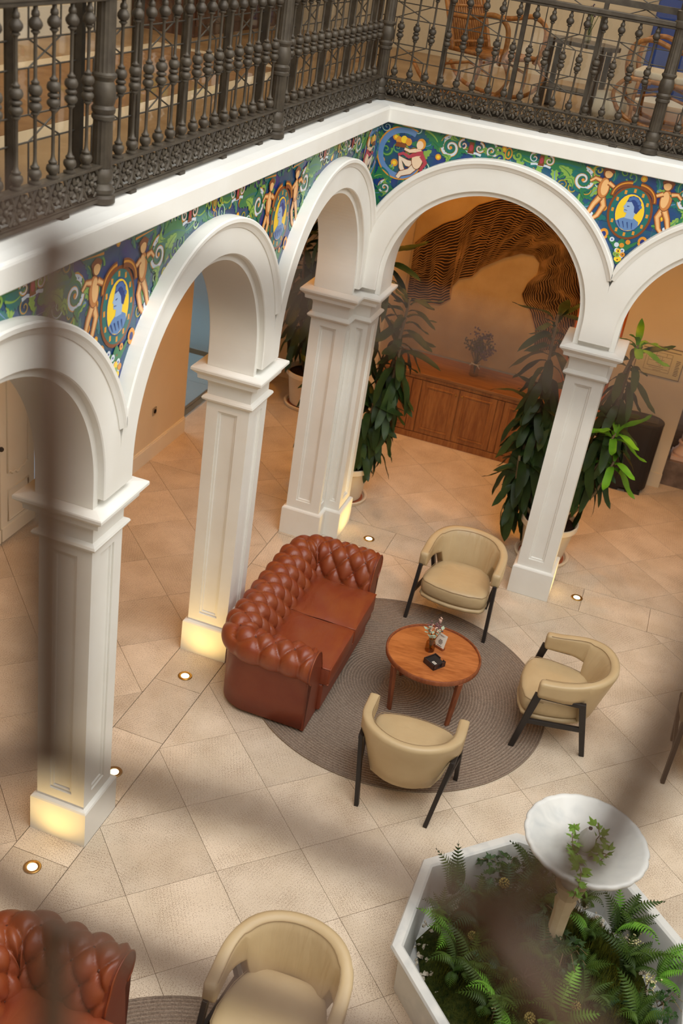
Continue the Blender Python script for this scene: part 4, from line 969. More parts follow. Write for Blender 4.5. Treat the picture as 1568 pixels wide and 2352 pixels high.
    # black wooden side frames
    def bar(p, q, w0, w1, th):
        p, q = Vector(p), Vector(q); ax_ = (q - p).normalized(); sx = Vector((1, 0, 0)); sx = (sx - ax_ * sx.dot(ax_)).normalized(); sy = ax_.cross(sx); vs = []
        for c, ww in ((p, w0), (q, w1)):
            for a, b in ((-1, -1), (1, -1), (1, 1), (-1, 1)): vs.append(c + sx * a * th / 2 + sy * b * ww / 2)
        return M().add(vs, [(3, 2, 1, 0), (4, 5, 6, 7), (0, 1, 5, 4), (1, 2, 6, 5), (2, 3, 7, 6), (3, 0, 4, 7)])
    for s in (-1, 1):
        obj('leg', bar((s * .350, -.268, 0), (s * .326, -.168, .512), .040, .056, .030), BLACKWOOD, t, bevel=.004)
        obj('leg', bar((s * .240, .262, 0), (s * .314, .150, .512), .038, .052, .030), BLACKWOOD, t, bevel=.004)
        obj('arm_rail', bar((s * .326, -.185, .497), (s * .315, .165, .497), .036, .036, .032), BLACKWOOD, t, bevel=.004)
        obj('side_rail', bar((s * .338, -.225, .26), (s * .279, .205, .26), .038, .038, .026), BLACKWOOD, t, bevel=.004)
    return t
ch = build_chair((1.452, -.655, 0), radians(-1.5), 'cream leather armchair facing the camera beyond the coffee table')
dup(ch, (2.505, -1.745, 0), radians(-90 + 5), 'cream leather armchair at the right edge of the rug, facing the sofa')
dup(ch, (1.645, -2.955, 0), radians(180 + 3), 'cream leather armchair seen from behind at the front of the rug')
dup(ch, (1.575, -5.18, 0), radians(2), 'cream leather armchair cut by the bottom edge of the picture')
dup(ch, (3.70, -1.65, 0), radians(8), 'sliver of a cream armchair cut by the right edge')

# ---- coffee table
TX, TY, TH, TR = 1.535, -1.925, .452, .357
t = thing('coffee_table', 'round teak coffee table with raised rim on the rug', 'coffee table', (TX, TY, .011), radians(8))
obj('table_top', M().lathe([(.02, TH - .036), (TR - .02, TH - .036), (TR - .006, TH - .03), (TR - .006, TH - .008), (TR - .03, TH - .008)], 72), TEAK, t, smooth=True, angle=40)
obj('rim', M().lathe([(TR - .008, TH - .034), (TR + .006, TH - .030), (TR + .008, TH), (TR + .002, TH + .007), (TR - .006, TH + .005), (TR - .010, TH - .009)], 72, cap=False), TEAK_EDGE, t, smooth=True, angle=50)
for k in range(4):
    a = radians(8 + 90 * k) - pi / 4 - radians(12)
    c, s = cos(a), sin(a); m = M(); R3 = Matrix.Rotation(a, 3, 'Z')
    vs = [R3 @ Vector(v) for v in [(TR - .05, -.018, 0), (TR - .028, -.018, 0), (TR - .028, .018, 0), (TR - .05, .018, 0), (TR - .022, -.022, TH - .03), (TR + .012, -.022, TH - .03), (TR + .012, .022, TH - .03), (TR - .022, .022, TH - .03)]]
    obj('leg', m.add(vs, [(0, 3, 2, 1), (4, 5, 6, 7), (0, 1, 5, 4), (1, 2, 6, 5), (2, 3, 7, 6), (3, 0, 4, 7)]), TEAK_EDGE, t, bevel=.004)
ZT = TH + .003
# amber vase with dried flowers
vx, vy = 1.495, -1.90
t = thing('flower_vase', 'amber glass bottle with dried flowers on the coffee table', 'vase', (vx, vy, ZT), 0)
obj('bottle', M().lathe([(.004, 0), (.034, 0), (.037, .006), (.037, .07), (.030, .085), (.020, .095), (.019, .112), (.023, .115)], 20, cap=False), AMBER, t, smooth=True)
obj('twine', M().tube([(.021 * cos(a * pi / 6), .021 * sin(a * pi / 6), .103) for a in range(12)], .0028, 5, close=True), STEM, t, smooth=True)
rr = random.Random(5)
SAGE = mk('sage_leaf', (176, 190, 164), 0.7, col2=(140, 156, 128), vs=9); MAUVE = mk('dried_mauve', (134, 96, 96), 0.9, col2=(96, 66, 66), vs=30); PINKT = mk('dried_pink', (206, 170, 150), 0.9)
for k in range(11):
    a = rr.random() * 6.28; r = .02 + rr.random() * .05; h = .17 + rr.random() * .08; e = Vector((r * cos(a), r * sin(a), h))
    st = obj('flower_stem', M().tube([(0, 0, .01), (e.x * .3, e.y * .3, .10), tuple(e)], .0022, 5), STEM, t)
    m = M()
    if k % 3 == 0:
        for q in range(4):
            b = rr.random() * 6.28; ll = .03 + .015 * rr.random(); c0 = e * (1 - .08 * q); d = Vector((cos(b), sin(b), .35)); px = Vector((-sin(b), cos(b), 0))
            m.add([c0, c0 + d * ll * .5 + px * ll * .34, c0 + d * ll, c0 + d * ll * .5 - px * ll * .34], [(0, 1, 2, 3)])
        obj('sage_leaves', m, SAGE, st, fixn=False)
    else:
        for q in range(14):
            p = e + Vector((rr.gauss(0, .012), rr.gauss(0, .012), rr.gauss(0, .012))); m.sphere(p, .005 + .003 * rr.random(), 6, 4)
        obj('flower_head', m, MAUVE if k % 3 == 1 else PINKT, st, smooth=True)
# card holder
t = thing('menu_card', 'small printed card in a wooden holder behind the vase', 'card', (1.555, -1.835, ZT), radians(-24))
obj('holder', M().span((-.045, -.016, 0), (.045, .016, .02)), TEAK_EDGE, t, bevel=.003)
cd = obj('card', M().box((0, .004, .07), (.088, .0015, .11), mat=Matrix.Rotation(radians(-14), 3, 'X')), PAPER, t)
m = M(); R3 = Matrix.Rotation(radians(-14), 3, 'X')
for k in range(4): m.box(R3 @ Vector((0, -.0012, -.012 + .01 * (k - 1.5))) + Vector((0, .004, .07)), (.042 - .010 * abs(k - 1.5), .0006, .0055), mat=R3)
for z, ww in ((.040, .05), (.034, .03), (-.042, .05), (-.046, .036)): m.box(R3 @ Vector((0, -.0012, z)) + Vector((0, .004, .07)), (ww, .0006, .0022), mat=R3)
obj('print', m, INK, cd)
# dark coaster box
t = thing('coaster_box', 'small black box of coasters at the front of the coffee table', 'box', (1.572, -2.055, ZT), radians(-14 - 20))
WX = .058
DARKBR = mk('dark_box', (58, 42, 38), 0.5, col2=(44, 32, 29), vs=20)
obj('base', M().span((-WX, -WX, 0), (WX, WX, .006)), DARKBR, t)
for nm, a, b in (('wall', (-WX, -WX, 0), (WX, -WX + .005, .046)), ('wall', (-WX, -WX, 0), (-WX + .005, WX, .046)), ('wall', (-WX, WX - .005, 0), (.0, WX, .046)), ('wall', (.03, WX - .005, 0), (WX, WX, .046)), ('wall', (WX - .005, -WX, 0), (WX, -.018, .046)), ('wall', (WX - .005, .022, 0), (WX, WX, .046))): obj(nm, M().span(a, b), DARKBR, t)
cs = obj('coaster_stack', M().span((-WX + .007, -WX + .007, .006), (WX - .007, WX - .007, .038)), BLACKPL, t, bevel=.003)
lb = obj('sticker', M().span((.004, -.035, .038), (.040, -.014, .0386)), PAPER, cs)
m = M()
for k in range(5): m.span((.008 + k * .006, -.030, .0386), (.0118 + k * .006, -.019, .0389))
obj('lettering', m, INK, lb)
# ============================================================ FOUNTAIN AND PLANTING
FX, FY, FA, FH = 2.82, -4.20, .825, .385
def octo(a, rot=pi / 8): r = a / cos(pi / 8); return [(r * cos(rot + pi / 4 * k), r * sin(rot + pi / 4 * k)) for k in range(8)]
ft = thing('fountain', 'octagonal white marble fountain basin with a scalloped bowl on a pedestal', 'fountain', (FX, FY, 0))
lv = [(FA - .075, 0), (FA - .07, .02), (FA - .055, FH - .085), (FA - .03, FH - .06), (FA - .004, FH - .035), (FA, FH - .018), (FA - .008, FH - .003), (FA - .025, FH), (FA - .055, FH - .003), (FA - .068, FH - .014), (FA - .074, FH - .035), (FA - .10, .10), (FA - .10, .05)]
m = M(); m.add([(x, y, z) for a, z in lv for x, y in octo(a)], [(i * 8 + j, i * 8 + (j + 1) % 8, (i + 1) * 8 + (j + 1) % 8, (i + 1) * 8 + j) for i in range(len(lv) - 1) for j in range(8)] + [tuple((len(lv) - 1) * 8 + j for j in range(8))])
obj('basin', m, MARBLE, ft, smooth=True, angle=32)
obj('pedestal', M().lathe([(.13, .05), (.13, .14), (.11, .17), (.07, .22), (.05, .34), (.045, .55), (.048, .72), (.06, .80), (.05, .83), (.075, .88), (.085, .93)], 8), mk('sandstone', (206, 186, 152), 0.8, col2=(184, 162, 126), vs=12), ft, smooth=True, angle=30)
BR, BZ = .318, 1.268
scal = lambda a, r, z: r * (1 + .022 * abs(sin(11 * a)) ** .5 * min(1, max(0, (r - .06) / .2)))
obj('bowl', M().lathe([(.055, .92), (.07, 1.02), (.09, 1.08), (.16, 1.13), (.24, 1.175), (.295, 1.215), (BR, BZ - .026), (BR + .005, BZ - .010), (BR - .002, BZ - .001), (BR - .014, BZ), (BR - .028, BZ - .008), (.24, BZ - .048), (.16, BZ - .078), (.08, BZ - .092), (.012, BZ - .095)], 120, fn=scal), MARBLE, ft, smooth=True)
fin = obj('finial', M().lathe([(.030, BZ - .10), (.034, BZ - .085), (.032, BZ - .065), (.040, BZ - .045), (.044, BZ - .02), (.040, BZ + .015), (.028, BZ + .043), (.018, BZ + .061), (.015, BZ + .067)], 36, fn=lambda a, r, z: r * (1 + .06 * abs(sin(6 * a)))), MARBLE, ft, smooth=True)
obj('nozzle', M().lathe([(.010, BZ + .065), (.010, BZ + .075), (.005, BZ + .075), (.005, BZ + .069)], 14), BLACKPL, fin, smooth=True)
# bed of the planting
rr = random.Random(11)
g = M()
for k in range(1300):
    a = rr.random() * 2 * pi; u = rr.random() ** .5; r = u * (FA - .12)
    if u < .72 and rr.random() < .7: continue
    x, y = FX + r * cos(a) * 1.02, FY + r * sin(a) * 1.02; s = .010 + .012 * rr.random(); R3 = Matrix.Rotation(rr.random() * 6, 3, Vector((rr.random(), rr.random(), rr.random() + .01)).normalized())
    vs = [R3 @ Vector(v) * s + Vector((x, y, .115 + .02 * rr.random())) for v in [(1, 0, 0), (-1, .1, 0), (0, .8, .1), (0, -.9, 0), (.1, 0, .7), (0, 0, -.7)]]
    g.add(vs, [(0, 2, 4), (2, 1, 4), (1, 3, 4), (3, 0, 4), (2, 0, 5), (1, 2, 5), (3, 1, 5), (0, 3, 5)])
tag(obj('gravel', g, GRAVEL), 'pale gravel along the inside of the fountain basin', 'gravel', kind='stuff')
from mathutils import noise as NZ
def bed(i, j):
    a = 2 * pi * j / 64; r = (FA - .15) * i / 24 * (1 / max(abs(cos(((a) % (pi / 4)) - pi / 8)), .9) * .99)
    f = max(0, 1 - (i / 24) ** 3.5); z = .085 + .20 * f + .07 * NZ.noise(Vector((r * cos(a) * 6, r * sin(a) * 6, 3))) * f
    return (FX + r * cos(a), FY + r * sin(a), z)
tag(obj('moss_bed', M().grid(25, 64, bed, closev=True), MOSS, smooth=True), 'dark moss bed filling the marble fountain basin', 'moss', kind='stuff')
ms = M()
for k in range(16000):
    a = rr.random() * 2 * pi; u = rr.random() ** .5; r = u * (FA - .21); x, y = r * cos(a), r * sin(a); f = max(0, 1 - (u) ** 3.5); z0 = .085 + .19 * f
    b = rr.random() * 6.28; hgt = .03 + .09 * rr.random(); lx, ly = cos(b) * .03, sin(b) * .03; wx, wy = -sin(b) * .004, cos(b) * .004
    ms.add([(FX + x - wx, FY + y - wy, z0), (FX + x + wx, FY + y + wy, z0), (FX + x + lx, FY + y + ly, z0 + hgt)], [(0, 1, 2)])
tag(obj('moss_tufts', ms, mk('moss_strand', (108, 108, 34), 0.9, col2=(62, 74, 24), vs=8, vamt=1.0, spec=0.1), fixn=False), 'fine olive moss sprigs growing between the ferns in the basin', 'moss', kind='stuff')
# ferns
def frond_mesh(name, L, W, arch, n, mat):
    m = M(); P = [Vector((L * t, 0, arch * (1.9 * t - 1.75 * t * t) * L)) for t in [k / n for k in range(n + 1)]]
    m.tube(P, [.0035 * (1 - .8 * k / n) for k in range(n + 1)], 4)
    for k in range(1, n + 1):
        t = k / n; w = W * (sin(pi * min(1, .12 + .88 * t)) ** .8) * (1 if t < .95 else .6); d = L / n * .46
        for s in (-1, 1):
            p = P[k]; f = L / n * .5
            m.add([p + Vector((-d, 0, 0)), p + Vector((d * .9, 0, 0)), p + Vector((f + d * .4, s * w * .7, -.012 * w / W)), p + Vector((f * 1.6, s * w, -.03 * w / W)), p + Vector((f - d, s * w * .6, -.01))], [(0, 1, 2, 3, 4) if s > 0 else (4, 3, 2, 1, 0)])
    return m.mesh(name, mat, fixn=False)
FM = [frond_mesh('frond', .30, .055, .55, 20, FERN), frond_mesh('frond', .24, .05, .75, 18, FERN), frond_mesh('frond', .20, .042, .4, 16, FERN)]
FB = [frond_mesh('frond', .24, .055, .35, 16, FERN_B), frond_mesh('frond', .30, .06, .6, 20, FERN_B)]
FD = mk('fern_blue', (60, 96, 62), 0.5, col2=(44, 76, 50), vs=8, rnd=.25)
FDm = [frond_mesh('frond', .26, .065, .5, 18, FD)]
spare = None
def fern(x, y, z, nf, meshes, tilt, label, dirs=None, sc=1.0):
    t = thing('fern', label, 'fern', (x, y, z), 0, 'ferns planted in the fountain basin')
    for k in range(nf):
        a = dirs[k] if dirs else 2 * pi * k / nf + rr.uniform(-.3, .3)
        o = obj('frond', meshes[k % len(meshes)], parent=t); o.rotation_euler = (rr.uniform(-.25, .25), -radians(tilt) + rr.uniform(-.25, .2), a); s = sc * rr.uniform(.8, 1.15); o.scale = (s, s, s)
    return t
fern(2.22, -3.93, .26, 5, FM, 52, 'tall fern rising over the left corner of the basin, behind the bright fern', [2.0, 2.4, 1.5, 2.9, 3.4])
fern(2.30, -4.27, .30, 4, FB, 22, 'bright green fern at the left side of the basin', [2.6, 3.15, 3.8, 4.4], .95)
fern(2.45, -4.45, .28, 7, FM, 35, 'dark fern near the front left wall of the basin')
fern(2.40, -4.08, .28, 7, FDm, 30, 'blue green fern right of the bright fern')
fern(2.62, -4.40, .30, 7, FDm + FM, 32, 'broad fern left of the bare twig in the basin')
fern(2.58, -4.62, .28, 7, FM, 36, 'fern above the gravel at the bottom of the picture')
fern(2.86, -4.46, .30, 8, FM, 48, 'arching fern in the middle of the basin front')
fern(2.93, -4.62, .32, 7, FB, 34, 'bright yellow green fern at the bottom edge', [4.2, 4.9, 5.4, 3.7, .4, 1.4, 2.4], 1.05)
fern(3.08, -4.42, .30, 7, FM, 42, 'fern below the marble bowl to the right')
fern(3.30, -4.05, .28, 7, FM, 40, 'fern against the right wall of the basin')
fern(3.18, -3.80, .28, 6, FM + FB, 45, 'light fern peeking out right under the marble bowl', [.6, 1.2, .1, 1.8, 5.6, 2.6])
fern(3.44, -4.02, .30, 5, FB, 35, 'pale fern hanging over the right rim of the basin', [.1, .5, -.4, .9, 5.2])
fern(2.62, -3.66, .26, 6, FM, 48, 'fern at the far rim of the basin beside the ivy', [1.9, 2.4, 1.3, 3.0, .6, 4.2])
fern(2.55, -3.92, .28, 6, FDm, 30, 'small fern beside the round yellow flower')
fern(3.35, -4.40, .28, 7, FM, 36, 'fern in the bottom right of the basin')
fern(2.80, -4.36, .42, 9, FM, 40, 'shaded fern at the foot of the pedestal')
fern(2.70, -4.80, .26, 7, FM, 36, 'fern cut by the bottom edge of the picture')
rf = random.Random(91)
def LF(k):
    a = (k * 2.39996) % (2 * pi); side = ['right', 'far right', 'far', 'far left', 'left', 'near left', 'near', 'near right'][int(round(a / (pi / 4))) % 8]
    return 'low dark fern %s the pedestal, %s side of basin' % (['close to', 'a little way from', 'midway out from', 'well away from'][min(3, int(k / 18 * 4))], side)
spots = ['beside the pedestal', 'behind the pedestal', 'under the bowl', 'near the gravel edge', 'in the shade', 'by the far wall']
for k in range(18):
    a = k * 2.39996; u = .12 + .50 * ((k + .5) / 18) ** .5
    fern(FX + u * cos(a), FY + u * sin(a), .27 + .03 * rf.random(), 7, [FM, FDm + FM, FM, FM + FB][k % 4], rf.uniform(28, 55), LF(k), None, rf.uniform(.65, .95))
# ivy
def ivy_leaf(mat):
    q = [(0, 0), (.012, -.014), (.03, -.02), (.027, -.008), (.05, 0), (.027, .008), (.03, .02), (.012, .014)]
    m = M(); m.add([(x, y, -.25 * abs(y) + .0) for x, y in q] + [(.02, 0, .004)], [(i, (i + 1) % 8, 8) for i in range(8)]); return m.mesh('leaf', mat, fixn=False)
IVD, IVL = ivy_leaf(IVY), ivy_leaf(IVY_B)
def ivy(x, y, z, r, n, label, me, hgt=.10):
    t = thing('ivy', label, 'ivy', (x, y, z), 0, 'ivy plants of the fountain')
    for q in range(5):
        a = rr.random() * 6.28; obj('vine', M().tube([(0, 0, 0), (r * .5 * cos(a), r * .5 * sin(a), hgt * .9), (r * cos(a), r * sin(a), hgt * .5)], .0022, 4), STEM, t)
    for k in range(n):
        a = rr.random() * 6.28; u = rr.random() ** .6 * r
        obj('leaf', me, parent=t, loc=(u * cos(a), u * sin(a), hgt * (1 - (u / r) ** 2 * .6) * rr.uniform(.5, 1.1)), rot=(rr.uniform(-.7, .7), rr.uniform(-.5, .7), rr.random() * 6.28), scale=rr.uniform(.7, 1.3))
    return t
ivy(2.48, -3.70, .28, .17, 70, 'dark ivy along the far left rim of the basin', IVD, .14)
ivy(2.72, -3.60, .28, .16, 60, 'dark ivy in the shade behind the marble bowl', IVD, .12)
ivy(2.68, -3.88, .28, .16, 55, 'dark ivy to the left below the marble bowl', IVD, .12)
ivy(2.88, -4.30, .45, .14, 60, 'dark ivy climbing the front of the pedestal', IVD, .16)
ivy(3.46, -4.22, .30, .12, 26, 'ivy sprig on the right rim of the basin', IVD, .12)
tv = thing('ivy', 'bright ivy trailing around the finial and over the bowl edge', 'ivy', (FX, FY, BZ - .13), 0, 'ivy plants of the fountain')
vines = [[(-.02, -.05, .04), (-.06, -.06, .10), (-.08, -.02, .14), (-.07, .03, .17)], [(0, -.05, .04), (-.03, -.11, .09), (-.02, -.2, .13), (.0, -.29, .17), (.01, -.335, .12), (.0, -.33, .02)], [(.04, -.03, .04), (.09, -.04, .10), (.11, -.09, .15), (.08, -.16, .15)], [(.03, .03, .05), (.06, .06, .12), (.03, .07, .19)]]
for vv in vines:
    P = dens([(a, b) for a, b, c in vv], 10); obj('vine', M().tube(vv, .0025, 5), STEM, tv, smooth=True)
    for a, b in zip(vv[:-1], vv[1:]):
        for q in range(4):
            tt = rr.random(); p = Vector(a).lerp(Vector(b), tt)
            obj('leaf', IVL, parent=tv, loc=(p.x + rr.uniform(-.015, .015), p.y + rr.uniform(-.015, .015), p.z + rr.uniform(0, .015)), rot=(rr.uniform(-.5, .5), rr.uniform(-.6, .3), rr.random() * 6.28), scale=rr.uniform(.9, 1.4))
# flower heads
YEL = mk('yellow_flower', (206, 186, 104), 0.9, col2=(170, 140, 60), vs=60, bump=(200, .8, .01))
for (x, y, z, r, lab) in [(2.49, -3.86, .42, .028, 'round yellow flower head near the far left of the basin'), (2.40, -4.28, .38, .022, 'yellow flower beside the bright fern'), (2.68, -4.52, .42, .024, 'pale round flower head in the middle of the basin'), (2.80, -4.68, .40, .026, 'yellow flower head near the bottom edge'), (2.73, -3.72, .36, .022, 'yellow flower tucked under the marble bowl'), (3.02, -4.5, .40, .024, 'small pale flower head right of the arching fern')]:
    t = thing('flower', lab, 'flower', (x, y, z - .16), 0, 'yellow flower heads in the fountain')
    obj('stalk', M().tube([(0, 0, 0), (.004, 0, .08), (0, 0, .15)], .003, 5), STEM, t)
    m = M()
    for k in range(46):
        zz = 1 - 2 * (k + .5) / 46; q = sqrt(1 - zz * zz); a = k * 2.39996; m.sphere((r * q * cos(a), r * q * sin(a), .16 + r * zz), r * .24, 5, 3)
    obj('flower_head', m, YEL, t, smooth=True)
for (x, y, lab) in [(2.62, -4.66, 'cluster of tiny cream blossoms at the bottom left of the basin'), (3.28, -3.92, 'tiny white blossoms near the right rim'), (3.38, -4.15, 'cream blossoms low at the right of the basin')]:
    t = thing('blossom_sprig', lab, 'flower', (x, y, .26), 0, 'sprigs of tiny blossoms')
    m = M()
    for k in range(30): m.sphere((rr.gauss(0, .022), rr.gauss(0, .03), .13 + rr.gauss(0, .014)), .006, 5, 3)
    obj('stalk', M().tube([(0, 0, 0), (0, 0, .13)], .004, 5), STEM, t); obj('blossoms', m, mk('cream_blossom', (226, 218, 160), .8), t, smooth=True)
t = thing('dry_twig', 'grey dry twig lying in the middle of the planting', 'twig', (2.72, -4.42, .33), .4)
for k in range(7):
    a = .9 * k; obj('twig_branch', M().tube([(0, 0, .04), (.05 * cos(a), .05 * sin(a), .07), (.10 * cos(a + .3), .10 * sin(a + .3), .05 + .02 * (k % 3))], [.006, .004, .002], 5), mk('dry_wood', (150, 132, 108), .9), t)

# ============================================================ POTTED DRACAENAS
def drac_leaf(L, W, droop, mat, fold=.25):
    m = M(); n = 9; vs = []
    for k in range(n + 1):
        t = k / n; w = W / 2 * (min(1, .30 + 2.6 * t) if t < .3 else 1) * (1 - max(0, (t - .55) / .45) ** 2.2) + .0008
        ang = -droop * t * t * 1.0
        x = L * (t - .18 * droop * t ** 3); z = -droop * .5 * L * t * t + .018 * sin(7 * t)
        for s in (-1, 0, 1): vs.append((x, s * w, z + (abs(s) * fold * w) + (.006 * sin(14 * t + s) if s else 0)))
    fs = []
    for k in range(n):
        for j in range(2): fs.append((3 * k + j, 3 * k + 3 + j, 3 * k + 4 + j, 3 * k + 1 + j))
    return m.add(vs, fs).mesh('leaf', mat, smooth=True, fixn=False)
DL = [drac_leaf(.42, .088, .5, LEAF), drac_leaf(.38, .084, .9, LEAF), drac_leaf(.44, .09, 1.25, LEAF), drac_leaf(.32, .078, .7, LEAF)]
DB = [drac_leaf(.34, .075, .35, LEAF_B), drac_leaf(.30, .07, .8, LEAF_B)]
def pot(t, r, hh):
    obj('pot', M().lathe([(r * .70, .03), (r * .72, .035), (r * .90, hh - .07), (r * .93, hh - .06), (r, hh - .05), (r, hh), (r * .96, hh + .004), (r * .92, hh - .006), (r * .88, hh - .05)], 40, cap=False), POT, t, smooth=True, angle=35)
    obj('soil', M().lathe([(r * .9, hh - .045), (r * .5, hh - .03), (.005, hh - .025)], 24, cap=False), SOIL, t, smooth=True)
    sa = obj('saucer', M().lathe([(r * .80, 0), (r * .92, .004), (r * .97, .04), (r * .93, .046), (r * .87, .04), (r * .82, .016), (.01, .014)], 40), POT, t, smooth=True, angle=35)
    obj('clay_liner', M().lathe([(r * .81, .017), (r * .60, .018)], 32, cap=False), CLAY, sa)
def dracaena(x, y, r, hh, canes, nleaf, label, seed, bright=()):
    t = thing('potted_dracaena', label, 'potted plant', (x, y, 0), 0, 'tall dracaenas in cream pots')
    q = random.Random(seed); pot(t, r, hh)
    tot = sum(c[3] - c[2] for c in canes)
    for cx, cy, z0, z1, lean in canes:
        tx, ty = cx + lean[0], cy + lean[1]
        obj('cane', M().tube([(cx * .35, cy * .35, hh - .04), (cx * .8, cy * .8, (hh + z0) / 2 + .1), (cx + lean[0] * .5, cy + lean[1] * .5, (z0 + z1) / 2), (tx, ty, z1)], [.022, .02, .018, .012], 8), STEM, t, smooth=True)
        n = int(nleaf * (z1 - z0) / tot)
        for k in range(n):
            f = (k + q.random()) / n; z = z0 + (z1 - z0) * f; a = k * 2.39996 + q.uniform(-.4, .4); px, py = cx + lean[0] * f, cy + lean[1] * f
            el = radians(-38 + 75 * max(0, (f - .55) / .45) ** 1.6 + q.uniform(-18, 18)); me = DL[2 if f < .3 and q.random() < .5 else q.randrange(4)]
            s = q.uniform(.75, 1.1)
            if f > .93: me = DL[0]
            obj('leaf', me, parent=t, loc=(px + .02 * cos(a), py + .02 * sin(a), z), rot=(q.uniform(-.4, .4), -el, a), scale=s)
    for bx, by, bz, nb, e0 in bright:
        for k in range(nb):
            a = k * 2.39996 + q.uniform(-.2, .2); f = k / nb
            o = obj('leaf', DB[k % 2], parent=t, loc=(bx + .02 * cos(a), by + .02 * sin(a), bz + .06 * f), rot=(q.uniform(-.3, .3), -radians(e0 - 30 + 70 * f), a), scale=q.uniform(.85, 1.1)); o['label'] = 'bright green leaf'
        obj('cane', M().tube([(bx * .3, by * .3, bz - .7), (bx * .8, by * .8, bz - .3), (bx, by, bz + .06)], [.016, .014, .010], 7), STEM, t, smooth=True)
    return t
dracaena(-.09, .84, .26, .41, [(-.05, -.02, .95, 2.55, (.12, 0)), (.20, .05, .55, 2.15, (.12, .05)), (-.22, .12, .55, 1.9, (-.12, .08)), (.12, -.05, .42, 1.1, (.06, 0)), (-.30, -.0, .45, 1.2, (-.12, .0)), (.28, 0, .8, 1.7, (.05, .02))], 285, 'tall dark dracaena in a cream pot behind the corner pillar', 21)
dracaena(1.99, .80, .275, .42, [(-.32, .05, .55, 2.35, (-.08, .02)), (-.18, .12, .45, 1.6, (-.16, .05)), (.22, .02, .85, 1.6, (.06, -.02)), (.30, .06, 1.3, 2.15, (.02, .02)), (-.36, -.05, .40, 1.0, (-.06, -.02)), (.16, .05, .72, 1.3, (.14, .02)), (-.42, .1, .7, 1.5, (-.02, 0))], 275, 'large dracaena in a cream pot half hidden by the slanting pillar', 33, bright=[(.34, .02, 2.22, 8, 25), (.36, -.12, 1.42, 9, 15), (.42, -.05, 1.12, 7, -5)])
dracaena(-1.20, 2.72, .27, .44, [(0, 0, .75, 2.6, (.05, .0)), (.22, -.1, .6, 2.2, (.15, -.05)), (-.2, .05, .7, 2.0, (-.08, .02))], 230, 'shaded dracaena in a cream pot in the back left corner', 45)
# ============================================================ BACK AISLE: CABINET, MURAL, BIN
CY0, CY1, CZ = 2.61, 3.235, .80
cb = thing('sideboard', 'long oak sideboard with panelled doors under the mural', 'sideboard', (.6, CY0, 0))
X0, X1 = -.95, 1.0
lx0, lx1 = -.97 + .0, .995
obj('body', M().span((-.965, .012, .0), (.99, CY1 - CY0, CZ - .035)), OAK, cb)
obj('top', M().span((-.968, -.018, CZ - .035), (.995, CY1 - CY0, CZ)), OAK_TOP, cb, bevel=.006)
obj('base_rail', M().span((-.965, -.004, 0), (.99, .014, .075)), OAK, cb, bevel=.004)
obj('cornice', M().span((-.965, -.008, CZ - .075), (.99, .014, CZ - .035)), OAK, cb, bevel=.005)
ds = [(-.955, -.555), (-.435, -.008), (.004, .425), (.515, .95)]
for i, (a, b) in enumerate(ds):
    d = obj('door', M().span((a, -.002, .085), (b, .014, CZ - .085)), OAK, cb, bevel=.003)
    z0, z1 = .085, CZ - .085; f = .062
    def ringf(ins, y): return [(a + ins, y, z0 + ins), (b - ins, y, z0 + ins), (b - ins, y, z1 - ins), (a + ins, y, z1 - ins)]
    m = M(); lo = [(f - .012, -.002), (f - .006, -.010), (f + .006, -.010), (f + .014, .004)]
    m.add([p for ins, y in lo for p in ringf(ins, y)], [(4 * k + q, 4 * k + (q + 1) % 4, 4 * k + 4 + (q + 1) % 4, 4 * k + 4 + q) for k in range(3) for q in range(4)])
    obj('panel_moulding', m, OAK, d); obj('panel', M().span((a + f + .02, -.006, z0 + f + .02), (b - f - .02, 0, z1 - f - .02)), OAK, d, bevel=.003)
    if i in (1, 2): obj('knob', M().sphere((b - .03 if i == 1 else a + .03, -.012, z1 - .07), .011, 10, 6), BRASS, d, smooth=True)
for a in (-.545, .435): obj('stile', M().span((a, -.006, .085), (a + .10 if a < 0 else a + .07, .014, CZ - .085)), OAK, cb, bevel=.003)
# vase of dried flowers on the sideboard
t = thing('dried_bouquet', 'dried mauve bouquet in a glass jar on the sideboard', 'bouquet', (.655, 2.93, CZ))
obj('jar', M().lathe([(.005, 0), (.048, 0), (.052, .01), (.05, .13), (.042, .15), (.045, .16)], 20, cap=False), glass_mat('clear_glass', (.85, .88, .82), .12), t, smooth=True)
obj('bow', M().tube([(.05 * cos(k * pi / 6), .05 * sin(k * pi / 6), .145) for k in range(12)], .004, 5, close=True).tube([(.0, -.05, .145), (-.03, -.065, .16), (-.06, -.06, .13)], .006, 5).tube([(.0, -.05, .145), (.03, -.065, .15), (.06, -.06, .11)], .006, 5), PAPER, t, smooth=True)
DG = mk('dried_green', (84, 84, 62), .9, col2=(60, 58, 44), vs=20); DM = mk('dried_purple', (112, 92, 108), .95, col2=(78, 62, 76), vs=24)
rr = random.Random(77)
for k in range(26):
    a = rr.random() * 6.28; r = .16 * rr.random() ** .6; h = .30 + .22 * rr.random() - r * .3; e = Vector((r * cos(a), r * sin(a), h))
    st = obj('flower_stem', M().tube([(0, 0, .02), (e.x * .15, e.y * .15, .16), tuple(e)], .003, 4), DG, t)
    m = M()
    for q in range(16): m.sphere(e + Vector((rr.gauss(0, .022), rr.gauss(0, .022), rr.gauss(0, .026))), .008 + .006 * rr.random(), 5, 3)
    obj('flower_head', m, DM if k % 3 else DG, st, smooth=True)

